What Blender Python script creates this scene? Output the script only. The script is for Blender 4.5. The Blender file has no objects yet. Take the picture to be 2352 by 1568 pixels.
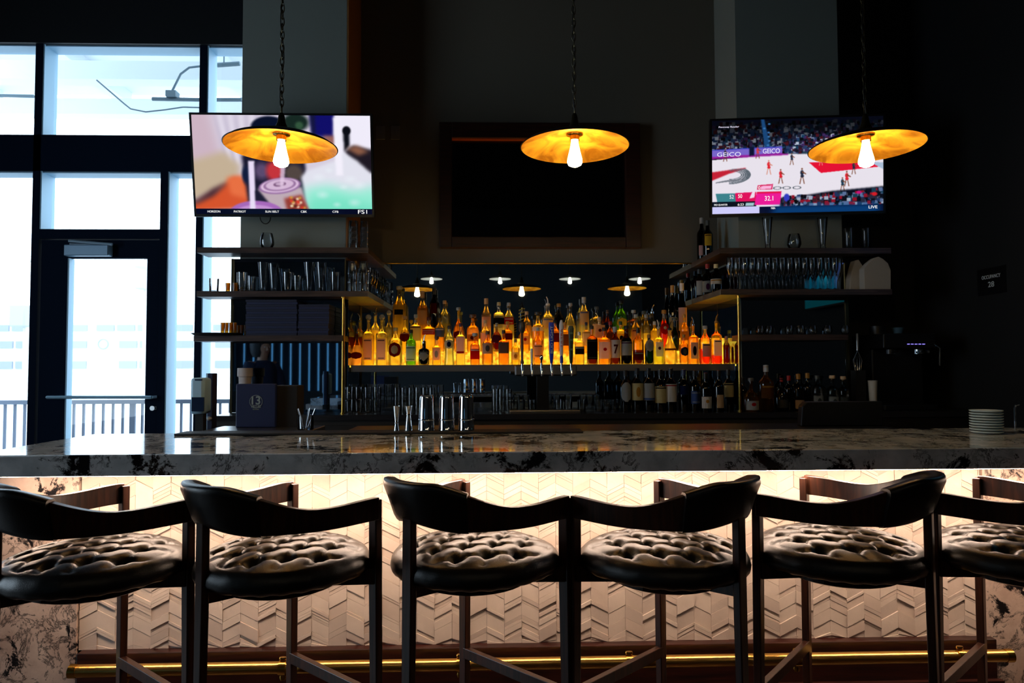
import bpy, math, random
import numpy as np
from mathutils import Vector, Matrix
random.seed(7)
C = bpy.context.scene.collection
PI = math.pi
# ---------------------------------------------------------------- camera
F = 1568.0
H = 1.352
YAW = math.atan((1176-1130)/F); PITCH = math.atan((845-784)/F); ROLL = -0.004
RM = Matrix.Rotation(-YAW, 3, 'Z') @ Matrix.Rotation(PI/2+PITCH, 3, 'X') @ Matrix.Rotation(ROLL, 3, 'Z')
CAM = Vector((0, 0, H))
def P(px, py, Y):
    """point of the room seen in direction (px,py) of the photograph at distance Y"""
    d = RM @ Vector(((px-1176)/F, -(py-784)/F, -1))
    return CAM + d*(Y/d.y)
def X(px, Y, py=845): return P(px, py, Y).x
def Z(py, Y, px=1176): return P(px, py, Y).z
cd = bpy.data.cameras.new('camera'); cam = bpy.data.objects.new('camera', cd); C.objects.link(cam)
cd.sensor_width = 36; cd.lens = 36*F/2352; cd.clip_end = 300; cd.clip_start = 0.02
cam.matrix_world = Matrix.Translation(CAM) @ RM.to_4x4()
bpy.context.scene.camera = cam
cd.dof.use_dof = True; cd.dof.focus_distance = 2.6; cd.dof.aperture_fstop = 6.3
# ---------------------------------------------------------------- materials
def s2l(c):
    c = c/255.0
    return c/12.92 if c <= .04045 else ((c+.055)/1.055)**2.4
def col(r, g, b): return (s2l(r), s2l(g), s2l(b), 1)
MC = {}
def nm(name):
    m = bpy.data.materials.new(name); m.use_nodes = True
    m.node_tree.nodes.clear(); return m, m.node_tree.nodes, m.node_tree.links
def pbr(name, c, rough=.5, metal=0, spec=.5, coat=0, bump=0, bscale=80, mottle=0, trans=0):
    if name in MC: return MC[name]
    m, N, L = nm(name)
    o = N.new('ShaderNodeOutputMaterial'); b = N.new('ShaderNodeBsdfPrincipled')
    L.new(b.outputs[0], o.inputs[0])
    b.inputs['Base Color'].default_value = c; b.inputs['Roughness'].default_value = rough
    b.inputs['Metallic'].default_value = metal; b.inputs['Specular IOR Level'].default_value = spec
    b.inputs['Coat Weight'].default_value = coat
    tc = N.new('ShaderNodeTexCoord')
    no = N.new('ShaderNodeTexNoise'); no.inputs['Scale'].default_value = bscale; L.new(tc.outputs['Object'], no.inputs['Vector'])
    if mottle:
        mx = N.new('ShaderNodeMix'); mx.data_type = 'RGBA'; mx.blend_type = 'MULTIPLY'
        mx.inputs[0].default_value = mottle
        mx.inputs[6].default_value = c
        cr = N.new('ShaderNodeValToRGB'); cr.color_ramp.elements[0].color = (.4,.4,.4,1); cr.color_ramp.elements[0].position = .3
        cr.color_ramp.elements[1].color = (1.3,1.3,1.3,1); cr.color_ramp.elements[1].position = .7
        n2 = N.new('ShaderNodeTexNoise'); n2.inputs['Scale'].default_value = bscale*.15; n2.inputs['Detail'].default_value = 6
        L.new(tc.outputs['Object'], n2.inputs['Vector'])
        L.new(n2.outputs['Fac'], cr.inputs[0]); L.new(cr.outputs[0], mx.inputs[7]); L.new(mx.outputs[2], b.inputs['Base Color'])
    if bump:
        bp = N.new('ShaderNodeBump'); bp.inputs['Strength'].default_value = bump; bp.inputs['Distance'].default_value = .002
        L.new(no.outputs['Fac'], bp.inputs['Height']); L.new(bp.outputs[0], b.inputs['Normal'])
    MC[name] = m; return m
def emit(name, c, s):
    if name in MC: return MC[name]
    m, N, L = nm(name)
    o = N.new('ShaderNodeOutputMaterial'); e = N.new('ShaderNodeEmission')
    e.inputs[0].default_value = c; e.inputs[1].default_value = s; L.new(e.outputs[0], o.inputs[0])
    MC[name] = m; return m
def glass(name, c, transl=.3, rough=.03, refl=1.0, edge=True):
    """thin coloured glass: tinted see-through, some scatter, clear-coat reflection"""
    if name in MC: return MC[name]
    m, N, L = nm(name)
    o = N.new('ShaderNodeOutputMaterial')
    t = N.new('ShaderNodeBsdfTransparent'); t.inputs[0].default_value = c
    ly = N.new('ShaderNodeLayerWeight'); ly.inputs[0].default_value = .35; mc_ = N.new('ShaderNodeMix'); mc_.data_type = 'RGBA'
    mc_.inputs[6].default_value = c; mc_.inputs[7].default_value = tuple(v**4*.8 for v in c[:3])+(1,)
    if edge: L.new(ly.outputs['Facing'], mc_.inputs[0]); L.new(mc_.outputs[2], t.inputs[0])
    tl = N.new('ShaderNodeBsdfTranslucent'); tl.inputs[0].default_value = c
    g = N.new('ShaderNodeBsdfGlossy'); g.inputs['Roughness'].default_value = rough; g.inputs[0].default_value = (refl,refl,refl,1)
    lw = N.new('ShaderNodeFresnel'); lw.inputs[0].default_value = 1.5
    m1 = N.new('ShaderNodeMixShader'); m1.inputs[0].default_value = transl
    m2 = N.new('ShaderNodeMixShader')
    L.new(t.outputs[0], m1.inputs[1]); L.new(tl.outputs[0], m1.inputs[2])
    L.new(lw.outputs[0], m2.inputs[0]); L.new(m1.outputs[0], m2.inputs[1]); L.new(g.outputs[0], m2.inputs[2])
    L.new(m2.outputs[0], o.inputs[0]); MC[name] = m; return m
def paper(c):
    name = 'label_%d_%d_%d' % tuple(int(v*999) for v in c[:3])
    if name in MC: return MC[name]
    m, N, L = nm(name); o = N.new('ShaderNodeOutputMaterial'); d = N.new('ShaderNodeBsdfDiffuse'); t = N.new('ShaderNodeBsdfTranslucent'); x = N.new('ShaderNodeMixShader')
    d.inputs[0].default_value = c; t.inputs[0].default_value = c; x.inputs[0].default_value = .45
    L.new(d.outputs[0], x.inputs[1]); L.new(t.outputs[0], x.inputs[2]); L.new(x.outputs[0], o.inputs[0]); MC[name] = m; return m
def gl(c, tr=.3): return glass('glass_%d_%d_%d_%d' % (*[int(v*999) for v in c[:3]], int(tr*100)), c, tr)

M_wall = pbr('wall_paint_dark_teal', col(52,60,64), .75, bump=.15, bscale=300)
M_col = pbr('column_paint', col(84,98,102), .7, bump=.15, bscale=300)
M_low = pbr('column_paint_greige', col(132,138,132), .7, bump=.15, bscale=300)
M_tan = pbr('wall_paint_brown', col(104,98,86), .7, bump=.15, bscale=300)
M_trim = pbr('trim_brown', col(150,98,50), .5)
M_ceil = pbr('ceiling_black', col(20,22,26), .9)
M_floor = pbr('floor_dark_wood', col(50,34,26), .4, mottle=.6, bscale=20)
M_black = pbr('black_plastic', col(14,15,18), .35)
M_blackm = pbr('matte_black', col(9,9,11), .7)
M_frame = pbr('window_frame_haze_blue', col(2,20,42), .8, spec=.12)  # blue veil of daylight over the dark frames is put into this colour
M_reveal = pbr('window_reveal_daylit', col(150,190,215), .5)  # daylight falling on the frame sides is put into this pale blue
M_steel = pbr('stainless', col(190,192,195), .22, metal=1)
M_steelb = pbr('brushed_stainless', col(150,150,152), .3, metal=1)
M_chrome = pbr('chrome', col(225,228,230), .06, metal=1)
M_brass = pbr('brass', col(212,165,75), .18, metal=1)
M_brassd = pbr('aged_brass', col(84,76,56), .35, metal=1)
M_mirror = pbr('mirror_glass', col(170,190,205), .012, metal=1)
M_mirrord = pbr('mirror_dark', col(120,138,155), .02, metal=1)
M_white = pbr('white_enamel', col(225,228,230), .3)
M_leather = pbr('black_leather', col(10,8,7), .33, spec=.42, bump=.25, bscale=500)
M_cream = pbr('white_plate', col(200,215,215), .25)
M_clear = glass('clear_glass', (.93,.95,.96,1), .10, edge=False)
M_pane = glass('window_pane', (.97,.98,.98,1), 0, .0, edge=False)
def wood(name, c1, c2, rough=.4, axis='X', scale=6):
    m, N, L = nm(name)
    o = N.new('ShaderNodeOutputMaterial'); b = N.new('ShaderNodeBsdfPrincipled'); L.new(b.outputs[0], o.inputs[0])
    b.inputs['Roughness'].default_value = rough
    tc = N.new('ShaderNodeTexCoord'); mp = N.new('ShaderNodeMapping')
    sc = {'X': (1,14,14), 'Z': (14,14,1), 'Y': (14,1,14)}[axis]
    mp.inputs['Scale'].default_value = sc
    n = N.new('ShaderNodeTexNoise'); n.inputs['Scale'].default_value = scale; n.inputs['Detail'].default_value = 5; n.inputs['Distortion'].default_value = .6
    cr = N.new('ShaderNodeValToRGB'); cr.color_ramp.elements[0].color = c1; cr.color_ramp.elements[0].position = .35
    cr.color_ramp.elements[1].color = c2; cr.color_ramp.elements[1].position = .68
    L.new(tc.outputs['Object'], mp.inputs[0]); L.new(mp.outputs[0], n.inputs['Vector']); L.new(n.outputs['Fac'], cr.inputs[0])
    L.new(cr.outputs[0], b.inputs['Base Color'])
    return m
M_walnut = wood('walnut', col(34,20,14), col(78,44,26), .35)
M_shelf = wood('shelf_walnut', col(46,34,32), col(82,62,56), .4)
M_shelfs = wood('shelf_walnut_end', col(120,78,48), col(165,112,70), .4, 'Y')
M_mahog = wood('mahogany', col(30,12,9), col(58,24,16), .35)
M_stoolw = wood('stool_walnut', col(30,17,12), col(66,36,23), .3, 'Z')
def marble(name, spec_gloss=.08, dark=.5, c1=col(172,178,180), c2=col(236,236,234)):
    m, N, L = nm(name)
    o = N.new('ShaderNodeOutputMaterial'); b = N.new('ShaderNodeBsdfPrincipled'); L.new(b.outputs[0], o.inputs[0])
    b.inputs['Roughness'].default_value = spec_gloss; b.inputs['Specular IOR Level'].default_value = .6
    tc = N.new('ShaderNodeTexCoord')
    def noise(s, d, dist=0, rough=.6):
        n = N.new('ShaderNodeTexNoise'); n.inputs['Scale'].default_value = s; n.inputs['Detail'].default_value = d
        n.inputs['Distortion'].default_value = dist; n.inputs['Roughness'].default_value = rough
        L.new(tc.outputs['Object'], n.inputs['Vector']); return n.outputs['Fac']
    def ramp(v, p0, p1, c0, c1):
        r = N.new('ShaderNodeValToRGB'); r.color_ramp.elements[0].position = p0; r.color_ramp.elements[1].position = p1
        r.color_ramp.elements[0].color = c0; r.color_ramp.elements[1].color = c1; L.new(v, r.inputs[0]); return r.outputs[0]
    W = (1,1,1,1); K = (0,0,0,1)
    base = ramp(noise(9, 8), .3, .7, c1, c2)
    patch = ramp(noise(6.0, 10, .5, .74), .538, .572, K, W)
    vein = noise(9, 10, .9, .72)
    sub = N.new('ShaderNodeMath'); sub.operation = 'SUBTRACT'; L.new(vein, sub.inputs[0]); sub.inputs[1].default_value = .5
    ab = N.new('ShaderNodeMath'); ab.operation = 'ABSOLUTE'; L.new(sub.outputs[0], ab.inputs[0])
    v2 = ramp(ab.outputs[0], .0, .03, W, K)
    gate = ramp(noise(3.5, 3), .42, .52, K, W)
    mu = N.new('ShaderNodeMath'); mu.operation = 'MULTIPLY'; L.new(v2, mu.inputs[0]); L.new(gate, mu.inputs[1])
    mx = N.new('ShaderNodeMath'); mx.operation = 'MAXIMUM'; L.new(mu.outputs[0], mx.inputs[0]); L.new(patch, mx.inputs[1])
    mix = N.new('ShaderNodeMix'); mix.data_type = 'RGBA'; L.new(mx.outputs[0], mix.inputs[0]); L.new(base, mix.inputs[6])
    mix.inputs[7].default_value = col(22,20,22); L.new(mix.outputs[2], b.inputs['Base Color'])
    return m
M_marble = marble('marble_counter')
# ---------------------------------------------------------------- mesh builder
class MB:
    def __init__(s): s.v = []; s.f = []; s.m = []
    def add(s, vs, fs, mi=0):
        b = len(s.v); s.v += [tuple(v) for v in vs]; s.f += [tuple(i+b for i in f) for f in fs]; s.m += [mi]*len(fs); return s
    def box(s, x0, x1, y0, y1, z0, z1, mi=0):
        if x0 > x1: x0, x1 = x1, x0
        vs = [(x0,y0,z0),(x1,y0,z0),(x1,y1,z0),(x0,y1,z0),(x0,y0,z1),(x1,y0,z1),(x1,y1,z1),(x0,y1,z1)]
        return s.add(vs, [(0,3,2,1),(4,5,6,7),(0,1,5,4),(1,2,6,5),(2,3,7,6),(3,0,4,7)], mi)
    def lathe(s, prof, seg=20, c=(0,0,0), sq=2.0, sx=1, sy=1, mi=0, mis=None, rot=0):
        vs = []; fs = []; n = len(prof)
        for r, z in prof:
            for k in range(seg):
                a = 2*PI*k/seg + rot; ca, sa = math.cos(a), math.sin(a)
                if sq != 2:
                    q = (abs(ca)**sq+abs(sa)**sq)**(-1/sq)
                    if r < .5*max(p[0] for p in prof): q = 1+(q-1)*.15
                else: q = 1
                vs.append((c[0]+r*sx*ca*q, c[1]+r*sy*sa*q, c[2]+z))
        b = len(s.v); s.v += vs
        for i in range(n-1):
            for k in range(seg):
                k2 = (k+1) % seg
                s.f.append((b+i*seg+k, b+i*seg+k2, b+(i+1)*seg+k2, b+(i+1)*seg+k)); s.m.append(mis[i] if mis else mi)
        return s
    def cap(s, ring, mi=0):
        pass
    def tube(s, pts, r, seg=8, mi=0, closed=False):
        pts = [Vector(p) for p in pts]; n = len(pts); rr = r if isinstance(r, (list,tuple)) else [r]*n
        vs = []; fs = []; up = None
        for i in range(n):
            if closed: t = pts[(i+1) % n]-pts[i-1]
            else: t = pts[min(i+1,n-1)]-pts[max(i-1,0)]
            t.normalize()
            if up is None:
                up = Vector((0,0,1)) if abs(t.z) < .9 else Vector((1,0,0))
            sd = t.cross(up).normalized(); up = sd.cross(t).normalized()
            for k in range(seg):
                a = 2*PI*k/seg; vs.append(pts[i]+(sd*math.cos(a)+up*math.sin(a))*rr[i])
        m = n if closed else n-1
        for i in range(m):
            j = (i+1) % n
            for k in range(seg):
                k2 = (k+1) % seg; fs.append((i*seg+k, j*seg+k, j*seg+k2, i*seg+k2))
        if not closed: fs += [tuple(range(seg)), tuple(reversed([(n-1)*seg+k for k in range(seg)]))]
        return s.add(vs, fs, mi)
    def sweep(s, secs, mi=0, closed=False, caps=True):
        """secs: list of rings with the same number of points"""
        n = len(secs); k = len(secs[0]); vs = [p for r in secs for p in r]; fs = []
        for i in range(n if closed else n-1):
            j = (i+1) % n
            for a in range(k):
                b = (a+1) % k; fs.append((i*k+a, i*k+b, j*k+b, j*k+a))
        if caps and not closed: fs += [tuple(reversed(range(k))), tuple((n-1)*k+a for a in range(k))]
        return s.add(vs, fs, mi)
    def prism(s, pts, y0, y1, mi=0):
        """pts in x,z ; extruded along y"""
        n = len(pts); vs = [(x,y0,z) for x,z in pts]+[(x,y1,z) for x,z in pts]
        fs = [tuple(range(n)), tuple(reversed(range(n,2*n)))]+[(i, n+i, n+(i+1)%n, (i+1)%n) for i in range(n)]
        return s.add(vs, fs, mi)
    def mesh(s, name, mats, smooth=True, ang=35):
        me = bpy.data.meshes.new(name); me.from_pydata(s.v, [], s.f); me.update()
        for m in (mats if isinstance(mats, (list,tuple)) else [mats]): me.materials.append(m)
        me.polygons.foreach_set('material_index', s.m)
        if smooth:
            me.polygons.foreach_set('use_smooth', [True]*len(s.f)); me.set_sharp_from_angle(angle=math.radians(ang))
        return me
    def build(s, name, mats, parent=None, smooth=True, ang=35, bevel=0, loc=None):
        o = bpy.data.objects.new(name, s.mesh(name, mats, smooth, ang)); C.objects.link(o)
        if parent: o.parent = parent
        if loc: o.location = loc
        if bevel:
            bv = o.modifiers.new('bevel', 'BEVEL'); bv.width = bevel; bv.segments = 2; bv.limit_method = 'ANGLE'; bv.harden_normals = False
        return o
def tag(o, label, cat, group=None, kind=None):
    o['label'] = label; o['category'] = cat
    if group: o['group'] = group
    if kind: o['kind'] = kind
    return o
def thing(name, label, cat, loc=(0,0,0), rotz=0, group=None):
    o = bpy.data.objects.new(name, None); C.objects.link(o); o.location = loc; o.rotation_euler = (0,0,rotz)
    o.empty_display_size = .05
    return tag(o, label, cat, group)
def struct(name, mb, m, label, cat, parent=None, **k):
    o = mb.build(name, m, parent, **k)
    if not parent: tag(o, label, cat, kind='structure')
    return o
def dup(root, loc=None, rotz=None, label=None, group=None):
    r = root.copy(); C.objects.link(r)
    if loc is not None: r.location = loc
    if rotz is not None: r.rotation_euler = (0,0,rotz)
    if label: r['label'] = label
    if group: r['group'] = group
    for ch in list(root.children):
        c = ch.copy(); C.objects.link(c); c.parent = r
        for g in list(ch.children):
            d = g.copy(); C.objects.link(d); d.parent = c
    return r
def text(name, s, width, height, m, parent, loc, rot=(PI/2,0,0), depth=.0006, bold=0):
    cu = bpy.data.curves.new('t', 'FONT'); cu.body = s; cu.align_x = 'CENTER'; cu.align_y = 'CENTER'; cu.extrude = depth; cu.offset = bold
    t = bpy.data.objects.new('t', cu); C.objects.link(t); bpy.context.view_layer.update()
    dg = bpy.context.evaluated_depsgraph_get()
    me = bpy.data.meshes.new_from_object(t.evaluated_get(dg)); bpy.data.objects.remove(t)
    xs = [v.co.x for v in me.vertices]; ys = [v.co.y for v in me.vertices]
    w = max(xs)-min(xs); h = max(ys)-min(ys); cx = (max(xs)+min(xs))/2; cy = (max(ys)+min(ys))/2
    for v in me.vertices: v.co = ((v.co.x-cx)/w*width, (v.co.y-cy)/h*height, v.co.z)
    me.materials.clear(); me.materials.append(m)
    o = bpy.data.objects.new(name, me); C.objects.link(o)
    if parent: o.parent = parent
    o.location = loc; o.rotation_euler = rot
    return o
# ================================================================ ROOM
YW = 5.8      # shop-front windows
YM = 5.30     # mirror wall behind the bar
YC = 4.84     # face of the two columns
ZC = 4.9
XR = 3.35; XL = -5.6; YB = -4.5
xcl0, xcl1 = X(555,YC,300), X(796,YC,300)
xcr0, xcr1 = X(1690,YC,150), X(1925,YC,150)
struct('floor', MB().box(XL-.1,XR+.2,YB-.1,YW+.25,-.1,0), M_floor, 'dark wooden floor of the bar room', 'floor', smooth=False)
struct('ceiling', MB().box(XL-.1,XR+.2,YB-.1,YW+.25,ZC,ZC+.1), M_ceil, 'black ceiling high above the bar', 'ceiling', smooth=False)
struct('wall_right', MB().box(XR,XR+.15,YB,YM+.3,0,ZC), M_blackm, 'very dark wall at the right end of the bar', 'wall', smooth=False)
# wall above the mirror: one even brown paint over its whole height
zt = Z(604,YM-.02,1200)
struct('wall_corner', MB().box(xcr1-.02,XR+.1,YM,YM+.15,0,ZC), M_blackm, 'black back wall behind the coffee machine in the right corner', 'wall', smooth=False)
struct('wall_back', MB().box(xcl1-.1,xcr1-.02,YM,YM+.15,0,ZC), M_tan, 'brown wall behind the bar above the mirror', 'wall', smooth=False)
struct('wall_column_left', MB().box(xcl0,xcl1,YC,YW+.2,0,ZC), M_low, 'grey column left of the mirror, behind the left television', 'wall', smooth=False)
struct('wall_column_right', MB().box(xcr0,xcr1,YC,YM+.1,0,ZC), M_low, 'dark column right of the mirror, behind the right television', 'wall', smooth=False)
struct('trim_1', MB().box(xcl1-.002,xcl1+.012,YC,YM,2.12,ZC), M_trim, 'brown wood lining on the inner side of the left column', 'trim', smooth=False)
# left wall with a tall side window, rear wall with a window
sw0, sw1 = .2, 2.8
lw = MB(); lw.box(XL-.15,XL,YB,sw0,0,ZC); lw.box(XL-.15,XL,sw1,YW+.2,0,ZC); lw.box(XL-.15,XL,sw0,sw1,0,.6); lw.box(XL-.15,XL,sw0,sw1,3.0,ZC)
struct('wall_left', lw, M_wall, 'dark side wall with tall window, outside the picture on the left', 'wall', smooth=False)
rb = MB(); rx0, rx1 = -5.3, -3.0
rb.box(XL,rx0,YB-.15,YB,0,ZC); rb.box(rx1,XR+.1,YB-.15,YB,0,ZC); rb.box(rx0,rx1,YB-.15,YB,0,.9); rb.box(rx0,rx1,YB-.15,YB,2.1,ZC)
struct('wall_rear', rb, M_wall, 'dark wall behind the viewer with a window of vertical blinds', 'wall', smooth=False)
bl = MB()
for i in range(12):
    x = rx0+.1+i*.19; bl.box(x-.078,x+.078,YB-.09,YB-.08,.9,2.1)
struct('window_2', MB().add([(rx0,YB-.12,.9),(rx1,YB-.12,.9),(rx1,YB-.12,2.1),(rx0,YB-.12,2.1)],[(0,1,2,3)]), glass('tinted_pane', (.06,.14,.2,1), 0, .02, edge=False), 'tinted rear window pane behind the viewer, behind the vertical blinds', 'window', smooth=False)
tag(bl.build('window_blind', pbr('blind_teal', col(25,50,70), .8), smooth=False), 'dark vertical blind in the rear window, seen in the mirror', 'blind')
# ---------------------------------------------------------------- window wall: grid of mullions
def xa(px, py): return P(px, py, YW).x
def za(py, px=250): return P(px, py, YW).z
d0, d1 = YW, YW+.16
zt1, zm1, zm0, zd = za(102), za(310), za(393), za(526)
wall = MB()
wall.box(XL,xcl0+.05,YW-.02,YW+.2,zt1,ZC)                       # header
struct('wall_front', wall, pbr('header_paint', col(6,10,18), .6), 'black header wall above the shop windows', 'wall', smooth=False)
fr = MB()
def vbar(px0, px1, py, z0, z1): fr.box(xa(px0,py), xa(px1,py), d0, d1, z0, z1)
fr.box(XL,xcl0+.02,d0,d1,zm0,zm1)                               # middle beam
m1a, m1b = xa(80,200), xa(97,200)
fr.box(m1a,m1b,d0,d1,0,zt1)
m2a, m2b = xa(458,200), xa(475,200); fr.box(m2a,m2b,d0,d1,zm1,zt1)
m3a, m3b = xa(368,450), xa(385,450); fr.box(m3a,m3b,d0,d1,0,zm0)
m4a, m4b = xa(447,700), xa(462,700); fr.box(m4a,m4b,d0,d1,0,zm0)
fr.box(m1b,m3a,d0,d1,za(548),zd)                                # transom above the door
for a in (XL+.02, (XL+m1a)/2-.1): fr.box(a,a+.09,d0,d1,0,zt1)
fr.box(XL,m1a,d0,d1,0,.12); fr.box(m3b,xcl0,d0,d1,0,.12)
fo = struct('window_1', fr, M_frame, 'dark aluminium shop-front window grid around the door, blue daylight haze in its colour', 'window frame', smooth=False)
rv = MB()   # thin jamb and head facings; daylight on them is put into the pale colour
def reveal(x0, x1, z0, z1):
    rv.box(x0+.0005, x0+.012, d0+.004, d1+.02, z0, z1); rv.box(x0, x1, d0+.02, d1+.02, z1-.012, z1-.0005)
for a in ((m1b,m2a,zm1,zt1),(m2b,xcl0,zm1,zt1),(XL+.2,m1a,zm1,zt1),(m1b,m3a,zd,zm0),(m3b,m4a,.12,zm0),(m4b,xcl0,.12,zm0),(XL+.2,m1a,.12,zm0)): reveal(*a)
struct('frame_reveal', rv, M_reveal, '', '', fo, smooth=False)
g = MB()
for a in ((m1b,m2a,zm1,zt1),(m2b,xcl0,zm1,zt1),(XL,m1a,zm1,zt1),(m1b,m3a,zd,zm0),(m3b,m4a,.12,zm0),(m4b,xcl0,.12,zm0),(XL,m1a,.12,zm0)):
    pg = MB().add([(a[0],d1-.02,a[2]),(a[1],d1-.02,a[2]),(a[1],d1-.02,a[3]),(a[0],d1-.02,a[3])],[(0,1,2,3)])
    struct('glass_pane', pg, M_pane, '', '', fo, smooth=False)
# door
dl, dr = m1b+.012, m3a-.012; dtop = za(550); gx0, gx1, gz1 = xa(150,750), xa(333,750), za(592)
dm = MB(); y0, y1 = YW+.02, YW+.07
dm.box(dl,gx0,y0,y1,.02,dtop); dm.box(gx1,dr,y0,y1,.02,dtop); dm.box(gx0,gx1,y0,y1,gz1,dtop); dm.box(gx0,gx1,y0,y1,.02,.3)
door = struct('door_1', dm, M_frame, 'dark glazed entrance door with push bar and closer, blue daylight haze in its colour', 'door', smooth=False)
struct('glass_pane', MB().add([(gx0,y1-.02,.3),(gx1,y1-.02,.3),(gx1,y1-.02,gz1),(gx0,y1-.02,gz1)],[(0,1,2,3)]), M_pane, '', '', door, smooth=False)
st = MB().box(gx0,gx0+.012,y0-.004,y1+.02,.3,gz1); st.build('glazing_bead', M_reveal, door, smooth=False)
a = P(150,575,YW-.03); b = P(252,588,YW-.03)
cl = MB().box(a.x,b.x,YW-.055,YW+.02,b.z,P(150,564,YW).z)
clo = cl.build('door_closer', pbr('closer_aluminium', col(120,150,175), .4, metal=.3), door, smooth=False, bevel=.008)
MB().tube([P(158,553,YW-.06),P(258,561,YW-.06)], .011).tube([P(160,560,YW-.06),P(258,563,YW-.02)],.007).build('closer_arm', pbr('closer_arm_aluminium', col(150,175,195), .4, metal=.3), clo)
a = P(108,912,YW-.06); b = P(348,912,YW-.06)
h = MB().tube([a,b],.014,10)
for q in (a,b): h.tube([(q.x,q.y,q.z),(q.x,YW+.02,q.z)],.012)
h.build('push_bar', pbr('push_bar_aluminium', col(150,190,215), .35, metal=.4), door)
q = P(352,937,YW); MB().lathe([(0,-.012),(.02,-.012),(.02,.03),(0,.03)],14).build('lock_cylinder', M_steel, door, loc=(q.x,YW+.01,q.z)).rotation_euler = (PI/2,0,0)

# ================================================================ OUTSIDE
M_ow = pbr('outside_white_wall', (.62,.66,.68,1), .9)
M_og = pbr('outside_glazing', (.25,.28,.34,1), .8)
M_op = pbr('outside_paving', (.55,.56,.57,1), .9)
struct('ground', MB().box(-90,60,YW+.25,140,-.12,-.02), M_op, 'overexposed pale street and pavement outside the windows', 'ground', smooth=False)
YF = 60
bd = thing('office_building', 'pale building with rows of windows across the street', 'building', (P(100,800,YF).x, YF, 0))
def fa(px): return P(px,800,YF).x - bd.location.x
zr = [P(200,y,YF).z for y in (742,)]
MB().box(fa(-500),fa(760),0,12,-.1,Z(740,YF,200)).build('facade', M_ow, bd, smooth=False)
for (y0_, y1_, spans) in ((746,760,((-20,60),(160,205),(222,330),(402,446),(490,545))),(783,799,((-10,58),(160,200),(275,330),(404,445),(495,545))),(829,846,((-10,56),(160,200),(275,330),(404,445),(495,545)))):
    for (pa, pb) in spans:
        w = MB(); x = fa(pa); 
        while x < fa(pb): w.box(x, min(x+1.5,fa(pb)), -.12, .1, P(200,y1_,YF).z, P(200,y0_,YF).z); x += 1.75
        w.build('window', M_og, bd, smooth=False)
q = P(237,790,YF-.3); ring = MB().tube([(q.x-bd.location.x+.42*math.cos(t*PI/8), -.3, q.z+.42*math.sin(t*PI/8)) for t in range(16)], .07, 6, closed=True)
ring.build('round_emblem', M_og, bd)
# railing
YR = 7.6
ra = thing('railing', 'metal railing with thin vertical bars on the terrace outside', 'railing', (-4.5,YR,0))
M_rail = pbr('railing_paint', (.13,.17,.24,1), .6)
zz = Z(917,YR,400)
MB().box(X(-200,YR)+4.5,X(560,YR)+4.5,-.03,.03,zz-.045,zz).build('handrail', M_rail, ra, smooth=False)
x = X(-190,YR)+4.5; i = 0
while x < X(560,YR)+4.5:
    wdt = .03 if i % 8 == 6 else .011
    MB().box(x-wdt,x+wdt,-.012,.012,0,zz-.03).build('baluster', M_rail, ra, smooth=False); x += .105; i += 1
# terrace canopy with beams and pipes, seen through the top row of windows
cz = Z(150,8.5,300)
ca = thing('terrace_canopy', 'white canopy with beams over the terrace, seen through upper windows', 'canopy', (-5.2,8.5,cz))
M_can = pbr('canopy_white', (.66,.72,.76,1), .9)
MB().box(-3,3.6,-2.3,1.9,.38,.5).build('roof_slab', M_can, ca, smooth=False)
for py, Y_ in ((182,8.0),(262,9.5)):
    zb = P(300,py,Y_).z-cz; MB().box(-3,3.6,Y_-8.5,Y_-8.3,zb,zb+.22).build('beam', M_can, ca, smooth=False)
for xx in (-2.2,-.3,1.6): MB().box(xx-.09,xx+.09,-2.1,1.8,.2,.4).build('cross_beam', M_can, ca, smooth=False)
for xx in (-2.8,3.4): MB().box(xx-.1,xx+.1,1.5,1.7,-cz,.4).build('post', M_can, ca, smooth=False)
M_pipe = pbr('pipe_grey', (.1,.16,.2,1), .6)
Yp = 7.4
def PP(*l): return [P(x,y,Yp) for x,y in l]
tag(MB().tube(PP((350,227),(460,229)),.022).tube(PP((480,229),(556,229)),.022).tube(PP((396,208),(405,190),(415,170),(435,155),(462,152)),.012).box(P(385,208,Yp).x,P(408,208,Yp).x,Yp-.05,Yp+.05,P(0,222,Yp).z,P(0,208,Yp).z).build('conduit', M_pipe), 'grey conduit pipe with junction box under the terrace canopy', 'pipe')
tag(MB().tube(PP((222,184),(285,238),(300,250),(335,257),(380,252),(420,246),(460,247)),.008).build('hanging_cable', M_pipe), 'thin cable sagging across the middle upper window', 'cable')
tag(MB().tube(PP((-30,219),(78,221)),.018).build('conduit', M_pipe), 'straight grey pipe crossing the far left upper window', 'pipe')
lf = thing('terrace_light', 'small spotlight bar outside the narrow upper window', 'light fixture', P(525,150,Yp))
MB().tube([(-.12,0,0),(.12,0,.02)],.025).build('lamp_body', M_pipe, lf)
MB().tube([(-.05,0,0),(-.05,0,1.0)],.008).build('stem', M_pipe, lf)
for (px0,px1,py0,py1,Y_,lab) in ((26,62,700,750,24,'pale traffic signal box seen left of the door'),(312,332,610,665,24,'pale traffic signal box seen through the door glass')):
    t = thing('traffic_signal', lab, 'traffic light', (X((px0+px1)/2,Y_),Y_,0))
    hw = (X(px1,Y_)-X(px0,Y_))/2
    MB().box(-hw,hw,-.2,.2,Z(py1,Y_,200),Z(py0,Y_,200)).build('signal_head', pbr('signal_grey', (.34,.37,.44,1), .7), t, bevel=.05)
    MB().tube([(0,.25,0),(0,.25,Z(py0,Y_,200)+.3)],.06).build('pole', pbr('signal_pole', (.5,.53,.56,1), .7), t)
    MB().tube([(0,.25,Z(py0,Y_,200)),(-4,.25,Z(py0,Y_,200)+.2)],.05).build('mast_arm', pbr('signal_pole', (.5,.53,.56,1), .7), t)

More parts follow.
